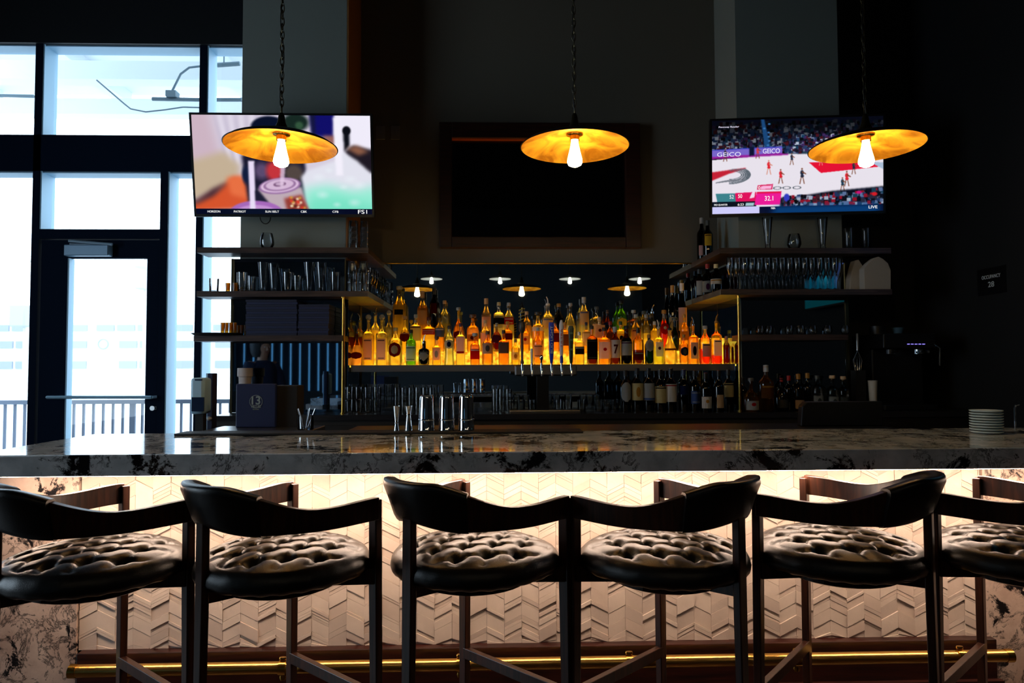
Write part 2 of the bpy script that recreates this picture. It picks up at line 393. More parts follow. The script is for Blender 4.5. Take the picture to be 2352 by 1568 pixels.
# ================================================================ BAR FRONT
YD1, YD2 = 2.30, 3.05
ZT = Z(1037,YD1,1176); ZU = Z(1086,YD1,1176)
xcl = -1.735; xcr = XR-.01
ct = MB().box(xcl,xcr,YD1,YD2,ZU,ZT)
tag(ct.build('countertop', M_marble, bevel=.004), 'long polished grey and black marble bar counter', 'countertop')
YT = 2.53
zk = Z(1476,YT,1176)
tx0, tx1 = X(185,YT,1300), X(2255,YT,1300)
bf = thing('counter_cabinet', 'bar front with glowing chevron tile panel between marble end panels', 'bar front', (0,YT,0))
MB().box(tx0,tx1,.012,.45,.0,ZU-.002).build('carcass', M_blackm, bf, smooth=False)
tl = MB()
cw = .0635; n = int((tx1-tx0)/cw)+1; sl = .5; zb, ztp = zk, ZU-.003
for i in range(n):
    x0 = tx0+i*cw; x1 = min(x0+cw, tx1)
    s = sl*cw*(1 if i % 2 == 0 else -1); off = 0 if i % 2 == 0 else sl*cw
    z = zb-.05+random.random()*.02
    # neighbours often share their joints, so that chevrons meet at the seams
    if i % 2 == 0: rs = [random.choice([.010,.014,.014,.02,.03,.045,.06]) for _ in range(130)]
    elif random.random() < .35: rs = [random.choice([.010,.014,.014,.02,.03,.045,.06]) for _ in range(130)]
    z = zb-.05
    for hgt in rs:
        p = random.choice([0,.001,.002,.003,.0045])
        a0, a1 = z+off, z+off+s; b0, b1 = a0+hgt-.0009, a1+hgt-.0009
        z += hgt
        if min(a0,a1) > ztp: break
        if max(b0,b1) < zb: continue
        cl_ = lambda q: min(max(q, zb), ztp)
        vs = [(x0+.0004,-p,cl_(a0)),(x1-.0004,-p,cl_(a1)),(x1-.0004,-p,cl_(b1)),(x0+.0004,-p,cl_(b0))]
        vb = [(v[0],.012,v[2]) for v in vs]
        tl.add(vs+vb, [(0,1,2,3),(0,4,5,1),(1,5,6,2),(2,6,7,3),(3,7,4,0)], random.choice([0,0,1,2]))
TM = [pbr('tile_%d' % i, c, .55, bump=.3, bscale=60, mottle=.18) for i, c in enumerate((col(228,210,194), col(220,200,184), col(208,190,176)))]
tl.build('tile_panel', TM, bf, smooth=False)
M_mar2 = marble('marble_strip_lit', .3, c1=col(178,150,134), c2=col(222,200,184))  # counter marble again, warm tint of the strip light put into its base colours
MB().box(xcl-.13,tx0-.004,-.012,.2,0,ZU-.002).build('end_panel', M_mar2, bf, smooth=False)
MB().box(tx1+.004,xcr,-.012,.45,0,ZU-.002).build('end_panel', M_mar2, bf, smooth=False)
k = MB().box(X(175,2.49,1500),X(2290,2.49,1480),-.04,.012,.1,zk+.001); k.build('kick_board', M_mahog, bf, smooth=False, bevel=.003)
k = MB().box(X(165,2.46,1500),X(2310,2.46,1480),-.06,-.04,0,zk-.14); k.build('base_board', M_mahog, bf, smooth=False)
# strip light tucked under the overhang
ls = thing('under_counter_strip_light', 'warm strip light hidden under the marble overhang', 'strip light', (0,2.352,ZU))
MB().box(-1.72,XR-.02,-.012,.012,-.003,-.0).build('housing', M_steelb, ls, smooth=False)
MB().box(-1.71,XR-.03,-.008,.008,-.0065,-.003).build('diffuser', emit('strip_glow', (1,.72,.54,1), 118), ls, smooth=False)
# foot rail
YRl = 2.43; zr_ = Z(1524,YRl,1176)
fr_ = thing('foot_rail', 'polished brass foot rail along the base of the bar', 'foot rail', (0,YRl,zr_))
rx0_, rx1_ = X(165,YRl,1524), X(2320,YRl,1505)
MB().tube([(rx0_,0,0),(rx1_,0,0)],.0215,24).build('rail', pbr('rail_brass', col(222,176,92), .24, metal=1), fr_)
MB().tube([(rx1_-.02,0,0),(rx1_+.005,0,0)],.0235,20).build('end_cap', M_brass, fr_)
MB().tube([(rx0_-.005,0,0),(rx0_+.02,0,0)],.0235,20).build('end_cap', M_brass, fr_)
for px in (290,650,1057,1445,1830,2205):
    x = X(px,YRl,1524); m = MB()
    m.tube([(x-.012,0,0),(x+.012,0,0)],.0255,20)
    m.tube([(x,0,0),(x,.03,.004)],.008)
    m.lathe([(0,-.004),(.012,-.004),(.014,0),(.012,.004),(0,.004)],14,(x,-.0,.032),sy=.6).lathe([(0,-.01),(.010,-.01),(.013,0),(.010,.01),(0,.01)],14,(x,-.0,-.032),sy=.6)
    m.build('bracket', M_brass, fr_)

# ================================================================ STOOLS
def make_stool():
    a, b, c = .22, .17, .24
    r = thing('bar_stool', 'x', 'bar stool')
    def leg(x, y, z1, ang, w=.034, d=.024):
        m = MB(); ca, sa = math.cos(ang), math.sin(ang)
        rings = []
        for z, s in ((0,.8),(.4,.95),(.72,1.05),(z1-.05,1),(z1,1)):
            out = 1+.03*(1-z/.8) if z < .8 else 1
            pts = [(-w/2*s,-d/2),(w/2*s,-d/2),(w/2*s,d/2),(-w/2*s,d/2)]
            rings.append([(x*out+p*ca-q*sa, y*out+p*sa+q*ca, z) for p,q in pts])
        m.sweep(rings); m.build('leg', M_stoolw, r, smooth=False, bevel=.003)
    leg(a,b,.966,0); leg(-a,b,.966,0); leg(0,-c,.965,0,.038,.022)
    # curved armrest / back band
    A, B, NN = .228, c+b+.006, 2.12
    def plan(t, off=0):      # t -1..1, off outwards
        th = t*PI/2
        f = (abs(math.sin(th))**NN+abs(math.cos(th))**NN)**(-1/NN)
        return ((A+off)*math.sin(th)*f, b-(B+off)*math.cos(th)*f)
    def sm(e0, e1, x): x = min(max((x-e0)/(e1-e0),0),1); return x*x*(3-2*x)
    def ztop(t): u = abs(t); return 1.036-(.072*sm(.22,.72,u))+.009*sm(.75,1,u)
    def zbot(t): u = abs(t); return .930-.026*sm(.0,.45,u)+.004*sm(.7,1,u)
    def lean(z, t): return .017*(z-.985)/.055*(1-sm(.3,.8,abs(t)))
    m = MB(); secs = []
    for i in range(61):
        t = -1+i/30; zt_, zb_ = ztop(t), zbot(t)
        secs.append([(*plan(t,o_+lean(z_,t)),z_) for o_, z_ in ((.011,zb_),(.011,zt_),(-.011,zt_),(-.011,zb_))])
    m.sweep(secs); m.build('arm_band', M_stoolw, r, ang=40, bevel=.002)
    m = MB(); secs = []
    for i in range(33):
        t = -.44+i*.88/32; zt_, zb_ = ztop(t)+.008, zbot(t)-.004
        ring = []
        e = 1.0
        for k_ in range(16):
            an = 2*PI*k_/16; sx_ = math.copysign(abs(math.cos(an))**.7, math.cos(an)); sz_ = math.copysign(abs(math.sin(an))**.45, math.sin(an))
            off = .003+.021*sx_; zz_ = (zt_+zb_)/2+(zt_-zb_)/2*sz_
            if sz_ > .5: off += .004*(1 if sx_ > 0 else -1)
            xx, yy = plan(t, off+lean(zz_,t)); ring.append((xx,yy,zz_))
        secs.append(ring)
    m.sweep(secs); m.build('back_pad', M_leather, r, ang=60)
    # tufted seat
    NA, NR = 120, 46; R0 = .245; m = MB(); vs = []
    def rad(th):
        x_, y_ = math.cos(th), math.sin(th)
        return R0*(1+.075*max(0,math.cos(th-PI*.21))**10+.075*max(0,math.cos(th-PI*.79))**10)
    tufts = []
    sp = .092
    for iy in range(-4,5):
        for ix in range(-4,5):
            tx, ty = (ix+(.5 if iy % 2 else 0))*sp, iy*sp*.8
            if math.hypot(tx,ty) < .218: tufts.append((tx,ty))
    def top(x, y, u):
        z = .842-.030*u**4
        for tx, ty in tufts:
            dd = (x-tx)**2+(y-ty)**2
            if dd < .005: z -= .024*math.exp(-dd/.00034)
        # creases along the diamond diagonals
        p = x/sp+y/(sp*1.6); q = x/sp-y/(sp*1.6)
        if u < .94:
            fp = abs(p-round(p)); fq = abs(q-round(q)); 
            z -= .006*math.exp(-(fp/.09)**2)+.006*math.exp(-(fq/.09)**2)
        return z
    for j in range(NR+1):
        u = j/NR
        for k_ in range(NA):
            th = 2*PI*k_/NA; rr = rad(th)*u*.93
            x_, y_ = rr*math.cos(th), rr*math.sin(th); vs.append((x_,y_,top(x_,y_,u)))
    edge = [(.965,.802),(.99,.790),(1.0,.776),(.995,.767),(.965,.757),(.9,.750),(.5,.750),(0.01,.750)]
    for f_, z_ in edge:
        for k_ in range(NA):
            th = 2*PI*k_/NA; rr = rad(th)*f_; vs.append((rr*math.cos(th), rr*math.sin(th), z_+.0015*math.sin(th*26)*(1 if z_>.745 else 0)))
    tot = NR+1+len(edge); fs = []
    for j in range(tot-1):
        for k_ in range(NA):
            k2 = (k_+1) % NA; fs.append((j*NA+k_, (j+1)*NA+k_, (j+1)*NA+k2, j*NA+k2))
    m.add(vs, fs); seat = m.build('seat', M_leather, r, ang=80)
    bt = MB()
    for tx, ty in tufts: bt.lathe([(0,.004),(.005,.003),(.007,0)],8,(tx,ty,.8075))
    bt.build('tuft_buttons', M_leather, seat)
    m = MB(); m.lathe([(0,.716),(.15,.716),(.165,.722),(.165,.750),(0,.750)],32)
    for (x_,y_) in ((a,b),(-a,b),(0,-c)):
        L_ = math.hypot(x_,y_); ux, uy = x_/L_, y_/L_; w_ = .018
        m.add([(.1*ux-uy*w_,.1*uy+ux*w_,.716),(.1*ux+uy*w_,.1*uy-ux*w_,.716),(x_+uy*w_,y_-ux*w_,.722),(x_-uy*w_,y_+ux*w_,.722),
               (.1*ux-uy*w_,.1*uy+ux*w_,.745),(.1*ux+uy*w_,.1*uy-ux*w_,.745),(x_+uy*w_,y_-ux*w_,.768),(x_-uy*w_,y_+ux*w_,.768)],
              [(0,1,5,4),(1,2,6,5),(2,3,7,6),(3,0,4,7),(0,3,2,1),(4,5,6,7)])
    m.build('seat_frame', M_stoolw, r, smooth=False)
    MB().box(-a,a,b-.01,b+.01,.372,.407).build('stretcher', M_stoolw, r, smooth=False, bevel=.002)
    return r
stool0 = make_stool()
SL = [(433,50,0,'black leather stool at far left, partly cut off by the frame edge'),
      (862,48,0,'black leather stool second from left, turned toward the right'),
      (1298,45,0,'black leather stool just left of centre, arm touching its mirrored neighbour'),
      (1320,48,1,'black leather stool just right of centre, turned toward the left'),
      (1741,42,1,'black leather stool second from right, its back pad at upper right'),
      (2150,50,1,'black leather stool at far right, mostly outside the frame')]
for i, (px, ps, mir, lab) in enumerate(SL):
    e1 = P(px,1250,2.05); s = math.radians(ps)
    if not mir:
        di = Vector((math.cos(s),math.sin(s),0)); e2 = e1+Vector((-math.sin(s),math.cos(s),0))*.44; rz = s-PI/2
    else:
        di = Vector((-math.cos(s),math.sin(s),0)); e2 = e1+Vector((math.sin(s),math.cos(s),0))*.44; rz = PI/2-s
    o = (e1+e2)/2-di*.17; o.z = 0
    if i == 0: stool0.location = o; stool0.rotation_euler.z = rz; st_ = stool0; st_['label'] = lab; st_['group'] = 'bar stools along the counter'
    else: dup(stool0, o, rz, lab, 'bar stools along the counter')
# ================================================================ PENDANTS
M_shade = pbr('shade_black', col(12,12,13), .4)
def gold():
    m, N, L = nm('gold_leaf'); o = N.new('ShaderNodeOutputMaterial'); b = N.new('ShaderNodeBsdfPrincipled'); L.new(b.outputs[0], o.inputs[0])
    tc = N.new('ShaderNodeTexCoord'); n = N.new('ShaderNodeTexNoise'); n.inputs['Scale'].default_value = 9; n.inputs['Detail'].default_value = 5; n.inputs['Distortion'].default_value = 1
    L.new(tc.outputs['Object'], n.inputs['Vector']); r = N.new('ShaderNodeValToRGB'); L.new(n.outputs['Fac'], r.inputs[0])
    r.color_ramp.elements[0].position = .38; r.color_ramp.elements[0].color = (.42,.16,.008,1); r.color_ramp.elements[1].position = .62; r.color_ramp.elements[1].color = (.92,.46,.035,1)
    L.new(r.outputs[0], b.inputs['Base Color']); b.inputs['Roughness'].default_value = .38; b.inputs['Metallic'].default_value = .55
    return m
M_gold = gold()
M_bulb = emit('bulb_glow', (1,.70,.34,1), 115)
def pendant(R, zc, white=False):
    """local origin: centre of the rim"""
    r = thing('pendant_lamp', 'x', 'pendant lamp')
    prof = [(R,0),(R*.93,.012),(R*.75,.028),(R*.5,.043),(R*.25,.053),(.03,.057)]
    MB().lathe([(p,z+.002) for p,z in prof]+[(0.0,.060)],64).lathe([(R,0),(R+.003,.0015),(R,.003)],64).build('shade', M_shade, r)
    MB().lathe([(p*.995,z-.001) for p,z in prof]+[(0,.055)],64).build('shade_lining', M_white if white else M_gold, r)
    MB().lathe([(0,.058),(.045,.058),(.045,.064),(.03,.072),(.017,.1),(.012,.13),(.008,.14),(0,.14)],24).build('cone_cap', M_brassd, r)
    sk = MB().lathe([(.034,.054),(.034,.05),(.02,.047),(.02,.028),(0,.028)],24); sk.build('socket', M_brass, r)
    MB().lathe([(0,.03),(.014,.028),(.0155,.012),(.022,-.018),(.029,-.046),(.031,-.062),(.026,-.074),(.012,-.081),(0,-.082)],24).build('bulb', emit('rear_bulb_glow', (1,.8,.55,1), 45) if white else M_bulb, r)
    ch = MB(); z = .14; k = 0; top = ZC-zc
    lh = .034
    while z < top:
        pts = []
        for t in range(12):
            an = 2*PI*t/12; w = .0075*math.cos(an); hh = (lh*.5+.004)*math.sin(an)
            pts.append((w,0,z+lh/2+hh) if k % 2 else (0.0,w,z+lh/2+hh))
        ch.tube(pts,.0021,5,closed=True); z += lh-.006; k += 1
    ch.build('chain', M_brassd, r)
    cb = MB(); pts = []
    for t in range(60):
        zz_ = .12+(top-.12)*t/59; pts.append((.006*math.sin(zz_*21),.006*math.cos(zz_*17),zz_))
    cb.tube(pts,.002,5).build('cord', M_black, r)
    return r
YP = 2.77
pl = None
for px, py, lab in ((646,338,'black pendant lamp with gold inside, hanging in front of the left television'),(1320,338,'black pendant lamp with gold inside, hanging in the middle of the bar'),(1989,339,'black pendant lamp with gold inside, hanging in front of the right television')):
    o = P(px,py,YP)
    if pl is None: pl = pendant(.2215, o.z); pl.location = o; pl['label'] = lab; pl['group'] = 'pendant lamps over the bar'
    else: dup(pl, o, 0, lab, 'pendant lamps over the bar')
w0 = None
for i, x in enumerate((-1.06,.145,1.38,2.62)):
    if w0 is None: w0 = pendant(.19, 2.92, True); w0.location = (x,-1.4,2.92); w0['group'] = 'white lamps behind the viewer'; w0['label'] = 'white-lined pendant behind the viewer, seen as the leftmost small mirror reflection'
    else: dup(w0, (x,-1.4,2.92), 0, ('','white-lined pendant behind the viewer, second small reflection from the left','white-lined pendant behind the viewer, third small reflection from the left','white-lined pendant behind the viewer, seen as the rightmost small reflection')[i], 'white lamps behind the viewer')

# ================================================================ TELEVISIONS
def canvas(w, h, c): a = np.zeros((h, w, 3)); a[:] = c; return a
def grid(a): h, w, _ = a.shape; y, x = np.mgrid[0:h, 0:w]; return (x+.5)/w, (y+.5)/h
def mixin(a, mask, c): m = np.clip(mask,0,1)[...,None]; a[:] = a*(1-m)+np.array(c, float)*m
def ell(a, cx, cy, rx, ry, c, soft=.1, ang=0, op=1):
    x, y = grid(a); ar = a.shape[1]/a.shape[0]
    dx, dy = (x-cx)*ar, y-cy; ca, sa = math.cos(ang), math.sin(ang)
    u, v = (dx*ca+dy*sa)/(rx*ar), (-dx*sa+dy*ca)/ry
    mixin(a, (1-np.sqrt(u*u+v*v))/soft*op if op == 1 else np.clip((1-np.sqrt(u*u+v*v))/soft,0,1)*op, c)
def poly(a, pts, c, soft=.004, op=1):
    x, y = grid(a); ins = np.zeros(x.shape, bool); n = len(pts)
    for i in range(n):
        x1, y1 = pts[i]; x2, y2 = pts[(i+1) % n]
        if y1 == y2: continue
        cnd = ((y1 > y) != (y2 > y)) & (x < (x2-x1)*(y-y1)/(y2-y1)+x1); ins ^= cnd
    m = blur(ins.astype(float)[...,None], max(0,int(soft*a.shape[1])))[...,0]; mixin(a, m*op, c)
def blur(a, k, it=2):
    if k < 1: return a
    for _ in range(it):
        for ax in (0,1):
            acc = np.zeros_like(a); 
            for s in range(-k, k+1): acc += np.take(a, np.clip(np.arange(a.shape[ax])+s,0,a.shape[ax]-1), axis=ax)
            a = acc/(2*k+1)
    return a
def tv1(w=384, h=216):
    a = canvas(w,h,(214,205,222)); x, y = grid(a)
    for i in range(9): poly(a, [(.12+i*.03,0),(.13+i*.03,0),(.2+i*.02,.5),(.18+i*.02,.5)], (236,232,246) if i%2 else (188,180,205), .01, .7)
    poly(a, [(0,0),(.1,0),(.16,.45),(0,.5)], (205,180,195), .03)
    poly(a, [(0,.45),(.17,.36),(.26,.5),(.25,.62),(.2,.72),(0,.86)], (196,176,150), .02)
    poly(a, [(0,.88),(.12,.76),(.22,.62),(.3,.66),(.31,.94),(0,.97)], (214,84,44), .012)
    poly(a, [(0,.86),(.1,.74),(.2,.66),(.1,.82),(0,.9)], (70,40,50), .015)
    poly(a, [(.18,.63),(.27,.6),(.3,.85),(.2,.8)], (232,112,66), .015)
    poly(a, [(.27,.4),(.62,.3),(.64,.95),(.3,.95)], (26,24,46), .01)
    ell(a,.29,.6,.03,.12,(18,28,60),.5); ell(a,.38,.56,.06,.12,(90,74,110),.6); ell(a,.45,.56,.06,.14,(196,52,60),.5); ell(a,.56,.58,.07,.12,(82,70,66),.5)
    ell(a,.43,.12,.11,.12,(8,16,40),.15); ell(a,.58,.07,.09,.11,(22,40,34),.35); ell(a,.6,.1,.03,.05,(50,84,60),.5)
    poly(a, [(.66,0),(.8,0),(.79,.24),(.67,.2)], (16,14,104), .008); poly(a, [(.66,0),(.69,0),(.69,.22),(.67,.2)], (20,22,60), .01)
    poly(a, [(.73,.2),(.8,.2),(.8,.3),(.75,.28)], (150,96,90), .01)
    poly(a, [(.8,0),(1,0),(1,.4),(.8,.5)], (240,236,250), .006)
    ell(a,.865,.15,.026,.05,(10,12,20),.2); poly(a, [(.845,.15),(.88,.16),(.88,.3),(.85,.36)], (12,14,22), .006)
    poly(a, [(.85,.36),(.9,.3),(1,.34),(1,.6),(.9,.5)], (30,24,34), .01); poly(a, [(.86,.33),(.92,.3),(.99,.36),(.93,.4)], (140,92,70), .012)
    # clear cup with mint drink on the right
    poly(a, [(.6,.62),(.63,.56),(.8,.45),(.84,.36),(.92,.45),(1,.58),(1,1),(.64,1)], (226,226,238), .008)
    poly(a, [(.61,.74),(.75,.7),(.9,.76),(1,.72),(1,1),(.64,1)], (150,236,212), .03)
    poly(a, [(.62,.86),(.8,.82),(1,.9),(1,1),(.64,1)], (120,226,196), .03)
    for cx, cy, rx in ((.7,.62,.03),(.76,.55,.02),(.88,.64,.03),(.84,.72,.02),(.93,.7,.03),(.9,.88,.03),(.72,.8,.03),(.8,.9,.02)): ell(a,cx,cy,rx*1.5,rx*1.7,(236,244,250),.9,op=.45)
    poly(a, [(.79,.02),(.83,.02),(.84,.6),(.8,.6)], (244,240,252), .006)
    # cup with domed lid in the middle
    poly(a, [(.35,.74),(.6,.72),(.64,.98),(.52,.99),(.42,.9)], (190,170,180), .006)
    for k, (cc, s) in enumerate((((150,110,160),1),((226,196,226),.9),((150,112,156),.78),((214,184,214),.66),((120,84,120),.3),((200,170,200),.2))): ell(a,.478,.71-.004*k,.125*s,.085*s*(.95 if k else 1),cc,.08,ang=-.12)
    poly(a, [(.5,.84),(.6,.8),(.645,.98),(.52,1)], (150,60,50), .01)
    for i in range(26):
        ell(a,.53+random.random()*.09,.82+random.random()*.14,.012,.018,random.choice([(220,60,40),(240,220,190),(90,40,30),(200,150,60),(120,130,80)]),.6)
    ell(a,.34,1.0,.16,.14,(166,104,186),.05); ell(a,.34,1.02,.14,.12,(196,146,210),.1)
    poly(a, [(.305,.46),(.34,.46),(.335,1),(.305,1)], (232,220,246), .003); poly(a, [(.485,.5),(.515,.5),(.5,.72),(.48,.72)], (226,200,226), .003, .8)
    a = blur(a, 1)
    poly(a, [(0,.945),(1,.945),(1,1),(0,1)], (6,10,34), 0)
    return a
def tv2(w=480, h=270):
    rnd = random.Random(3)
    a = canvas(w,h,(6,8,20))
    pal = [(20,40,80),(40,60,100),(16,22,40),(120,130,160),(70,20,30),(30,30,50),(180,190,210),(24,60,90),(10,10,16),(60,40,90)]
    for i in range(1500):
        cx, cy = rnd.random(), .03+rnd.random()**.8*.33; b = .12+.75*min(1,cy/.33)**1.3
        cc = rnd.choice(pal); ell2(a, cx, cy, .006+rnd.random()*.006, .01+rnd.random()*.01, tuple(v*b for v in cc))
    poly(a, [(.29,.0),(.31,.0),(.345,.3),(.31,.3)], (26,70,120), .004)
    for i in range(6): ell(a,.31+rnd.random()*.03,.05+i*.045,.01,.012,(60,120,180),.5)
    # court
    poly(a, [(0,.42),(.5,.36),(1,.4),(1,.98),(0,.98)], (232,226,236), .002)
    poly(a, [(0,.31),(.42,.29),(.42,.365),(0,.395)], (120,100,200), .002)
    poly(a, [(0,.385),(.45,.36),(.45,.385),(0,.41)], (150,30,150), .003)
    poly(a, [(.0,.31),(.42,.29),(.42,.30),(0,.32)], (60,70,190), .002)
    poly(a, [(.22,.29),(.25,.29),(.25,.38),(.22,.385)], (14,20,50), .003)
    poly(a, [(.42,.29),(.56,.28),(.56,.38),(.42,.37)], (40,60,80), .004)
    for i in range(160): ell2(a, .42+rnd.random()*.2, .25+rnd.random()*.11, .008, .012, rnd.choice(pal))
    for i in range(260): ell2(a, .48+rnd.random()*.5, .18+rnd.random()*.16, .008, .012, rnd.choice(pal))
    poly(a, [(0,.55),(.2,.51),(.2,.52),(.1,.57),(0,.64)], (196,34,54), .003)
    for k in range(5):
        x_, y_ = grid(a); d = np.sqrt(((x_-.1)/(.075+.012*k))**2+((y_-.585)/(.045+.012*k))**2)
        mixin(a, (np.abs(d-1) < .05)*(x_ > .1)*(y_ > .52)*1.0, (90,100,110))
    poly(a, [(.02,.66),(.08,.64),(.2,.62),(.2,.63),(.1,.655),(.02,.67)], (120,124,134), .002)
    poly(a, [(.57,.47),(.95,.48),(1,.53),(.64,.585)], (228,18,52), .002)
    poly(a, [(.92,.48),(1,.49),(1,.56),(.99,.55)], (170,190,215), .002)
    # players
    def player(cx, cy, s, kit, skin=(120,70,50)):
        ell(a,cx,cy-.055*s,.005*s,.010*s,skin,.3); ell(a,cx,cy-.02*s,.010*s,.026*s,kit,.2); ell(a,cx+.001,cy+.012*s,.010*s,.016*s,kit,.2)
        for d_ in (-1,1): poly(a, [(cx+d_*.002*s,cy+.02*s),(cx+d_*.006*s,cy+.02*s),(cx+d_*.014*s,cy+.085*s),(cx+d_*.009*s,cy+.085*s)], skin, 0)
        poly(a, [(cx,cy-.035*s),(cx+.022*s,cy-.01*s),(cx+.02*s,cy-.002*s),(cx,cy-.02*s)], skin, 0)
    R_ = (222,34,48); D_ = (34,44,66)
    player(.335,.5,1.05,R_,(214,140,120)); player(.405,.6,1.05,R_); player(.47,.42,.85,D_); player(.53,.6,1.15,D_); player(.078,.36,.9,(20,30,70)); player(.27,.34,.9,(210,60,70))
    player(.83,.53,.9,D_); player(.79,.64,1.1,R_); player(.765,.7,1.0,(30,60,80)); player(.64,.44,.8,R_,(230,160,140))
    for cx in (.385,.44,.5): x_, y_ = grid(a); d = np.sqrt(((x_-cx)/.022)**2+((y_-.735)/.014)**2); mixin(a, (np.abs(d-1) < .14)*1.0, (60,70,80))
    # front crowd
    poly(a, [(.4,.84),(.5,.83),(.7,.78),(1,.74),(1,.96),(.4,.96)], (10,14,30), .006)
    for i in range(330):
        cx = .42+rnd.random()*.58; cy = .96-rnd.random()*(.12+.12*(cx-.4)); ell2(a, cx, cy, .007+rnd.random()*.006, .012+rnd.random()*.01, rnd.choice([(10,14,26),(30,50,90),(90,110,150),(24,60,80),(160,170,190),(140,20,40),(8,8,12),(40,40,60),(60,30,40)]))
    ell(a,.44,.84,.02,.05,(50,60,190),.3); ell(a,.45,.9,.012,.04,(8,10,20),.4); ell(a,.86,.8,.018,.02,(200,20,120),.4); ell(a,.95,.82,.02,.025,(210,30,40),.4)
    # score graphics
    poly(a, [(.02,.78),(.135,.78),(.14,.87),(.03,.87)], (60,130,140), 0); poly(a, [(.135,.78),(.26,.77),(.26,.87),(.14,.87)], (224,18,92), 0)
    poly(a, [(.24,.76),(.255,.76),(.25,.83),(.22,.84)], (240,220,236), 0)
    poly(a, [(0,.87),(.26,.87),(.26,.925),(0,.925)], (8,16,30), 0); poly(a, [(.2,.885),(.25,.885),(.245,.92),(.195,.92)], (160,196,204), 0)
    poly(a, [(.27,.7),(.36,.69),(.355,.75),(.265,.75)], (214,34,92), 0); poly(a, [(.29,.71),(.352,.705),(.348,.74),(.285,.745)], (250,180,220), 0)
    poly(a, [(.265,.77),(.41,.77),(.4,.91),(.25,.91)], (236,28,150), 0); poly(a, [(.265,.77),(.41,.77),(.405,.79),(.262,.79)], (226,16,70), 0)
    a = blur(a, 1, 1)
    poly(a, [(0,.93),(1,.93),(1,1),(0,1)], (4,14,44), 0); poly(a, [(0,.925),(.28,.925),(.28,1),(0,1)], (206,204,250), 0)
    poly(a, [(.38,.94),(.98,.94),(.98,.995),(.34,.995)], (12,84,152), .02)
    return a
def ell2(a, cx, cy, rx, ry, c):
    h, w, _ = a.shape
    x0, x1 = int((cx-rx)*w), int((cx+rx)*w)+1; y0, y1 = int((cy-ry)*h), int((cy+ry)*h)+1
    x0, y0 = max(x0,0), max(y0,0)
    if x1 <= x0 or y1 <= y0 or x0 >= w or y0 >= h: return
    a[y0:min(y1,h), x0:min(x1,w)] = c
def screen(name, img, W_, H_, parent, strength):
    h, w, _ = img.shape; a = np.clip(img/255., 0, 1); lin = np.where(a <= .04045, a/12.92, ((a+.055)/1.055)**2.4)
    xs = (np.arange(w+1)/w-.5)*W_; zs = (.5-np.arange(h+1)/h)*H_
    gx, gz = np.meshgrid(xs, zs); vs = np.stack([gx.ravel(), np.zeros(gx.size), gz.ravel()], 1)
    idx = np.arange((w+1)*(h+1)).reshape(h+1, w+1)
    fs = np.stack([idx[1:,:-1].ravel(), idx[1:,1:].ravel(), idx[:-1,1:].ravel(), idx[:-1,:-1].ravel()], 1)
    me = bpy.data.meshes.new(name); me.vertices.add(len(vs)); me.vertices.foreach_set('co', vs.ravel())
    me.loops.add(fs.size); me.loops.foreach_set('vertex_index', fs.ravel().astype(np.int32))
    me.polygons.add(len(fs)); me.polygons.foreach_set('loop_start', (np.arange(len(fs))*4).astype(np.int32)); me.update(calc_edges=True)
    ca = me.color_attributes.new('picture', 'FLOAT_COLOR', 'CORNER')
    d = np.ones((len(fs), 4, 4)); d[:,:,:3] = lin.reshape(-1,1,3); ca.data.foreach_set('color', d.ravel())
    if 'tv_screen' not in MC:
        m, N, L = nm('tv_screen'); o = N.new('ShaderNodeOutputMaterial'); e = N.new('ShaderNodeEmission'); at = N.new('ShaderNodeAttribute'); at.attribute_name = 'picture'
        g_ = N.new('ShaderNodeBsdfGlossy'); g_.inputs['Roughness'].default_value = .1; g_.inputs[0].default_value = (.03,.03,.03,1)
        ad = N.new('ShaderNodeAddShader'); L.new(at.outputs['Color'], e.inputs[0]); e.inputs[1].default_value = strength
        L.new(e.outputs[0], ad.inputs[0]); L.new(g_.outputs[0], ad.inputs[1]); L.new(ad.outputs[0], o.inputs[0]); MC['tv_screen'] = m
    me.materials.append(MC['tv_screen']); ob = bpy.data.objects.new(name, me); C.objects.link(ob); ob.parent = parent; return ob
def television(label, px, py, Y, W_, H_, tilt, yaw, img, walldist):
    r = thing('television', label, 'television', P(px,py,Y)); r.rotation_euler = (math.radians(tilt),0,math.radians(yaw))
    MB().box(-W_/2,W_/2,0,.035,-H_/2,H_/2).box(-W_*.3,W_*.3,.035,.06,-H_*.35,H_*.2).build('housing', M_black, r, smooth=False, bevel=.004)
    bz = .014
    m = MB(); m.box(-W_/2,W_/2,-.006,0,H_/2-bz,H_/2).box(-W_/2,W_/2,-.006,0,-H_/2,-H_/2+bz*1.3).box(-W_/2,-W_/2+bz,-.006,0,-H_/2,H_/2).box(W_/2-bz,W_/2,-.006,0,-H_/2,H_/2)
    m.build('bezel', M_black, r, smooth=False)
    s = screen('screen', img, W_-2*bz, H_-2.3*bz, r, 1.0); s.location = (0,-.003,.15*bz)
    MB().box(-.12,.12,.05,.075,-.12,.12).box(-.03,.03,.06,walldist,-.02,.02).build('wall_bracket', M_blackm, r, smooth=False)
    return r, W_-2*bz, H_-2.3*bz
M_txt = emit('screen_text', (1,1,1,1), 1.0)
tva, w_, h_ = television('large television tilted down on the left column, showing iced drinks', 650, 380, 4.52, 1.192, .672, 9, 0, tv1(), .30)
def sxy(u, v, y=-.006): return ((u-.5)*w_, y, (.5-v)*h_)
for s_, u, wd, hg in (('HORIZON',.1,.072,.019),('PATRIOT',.247,.068,.019),('SUN BELT',.43,.078,.019),('CBK',.61,.034,.019),('CFB',.79,.034,.019),('FS1',.945,.052,.036)):
    text('screen_text', s_, wd*w_, hg*1.1*h_/1.0, M_txt, tva, sxy(u,.971))
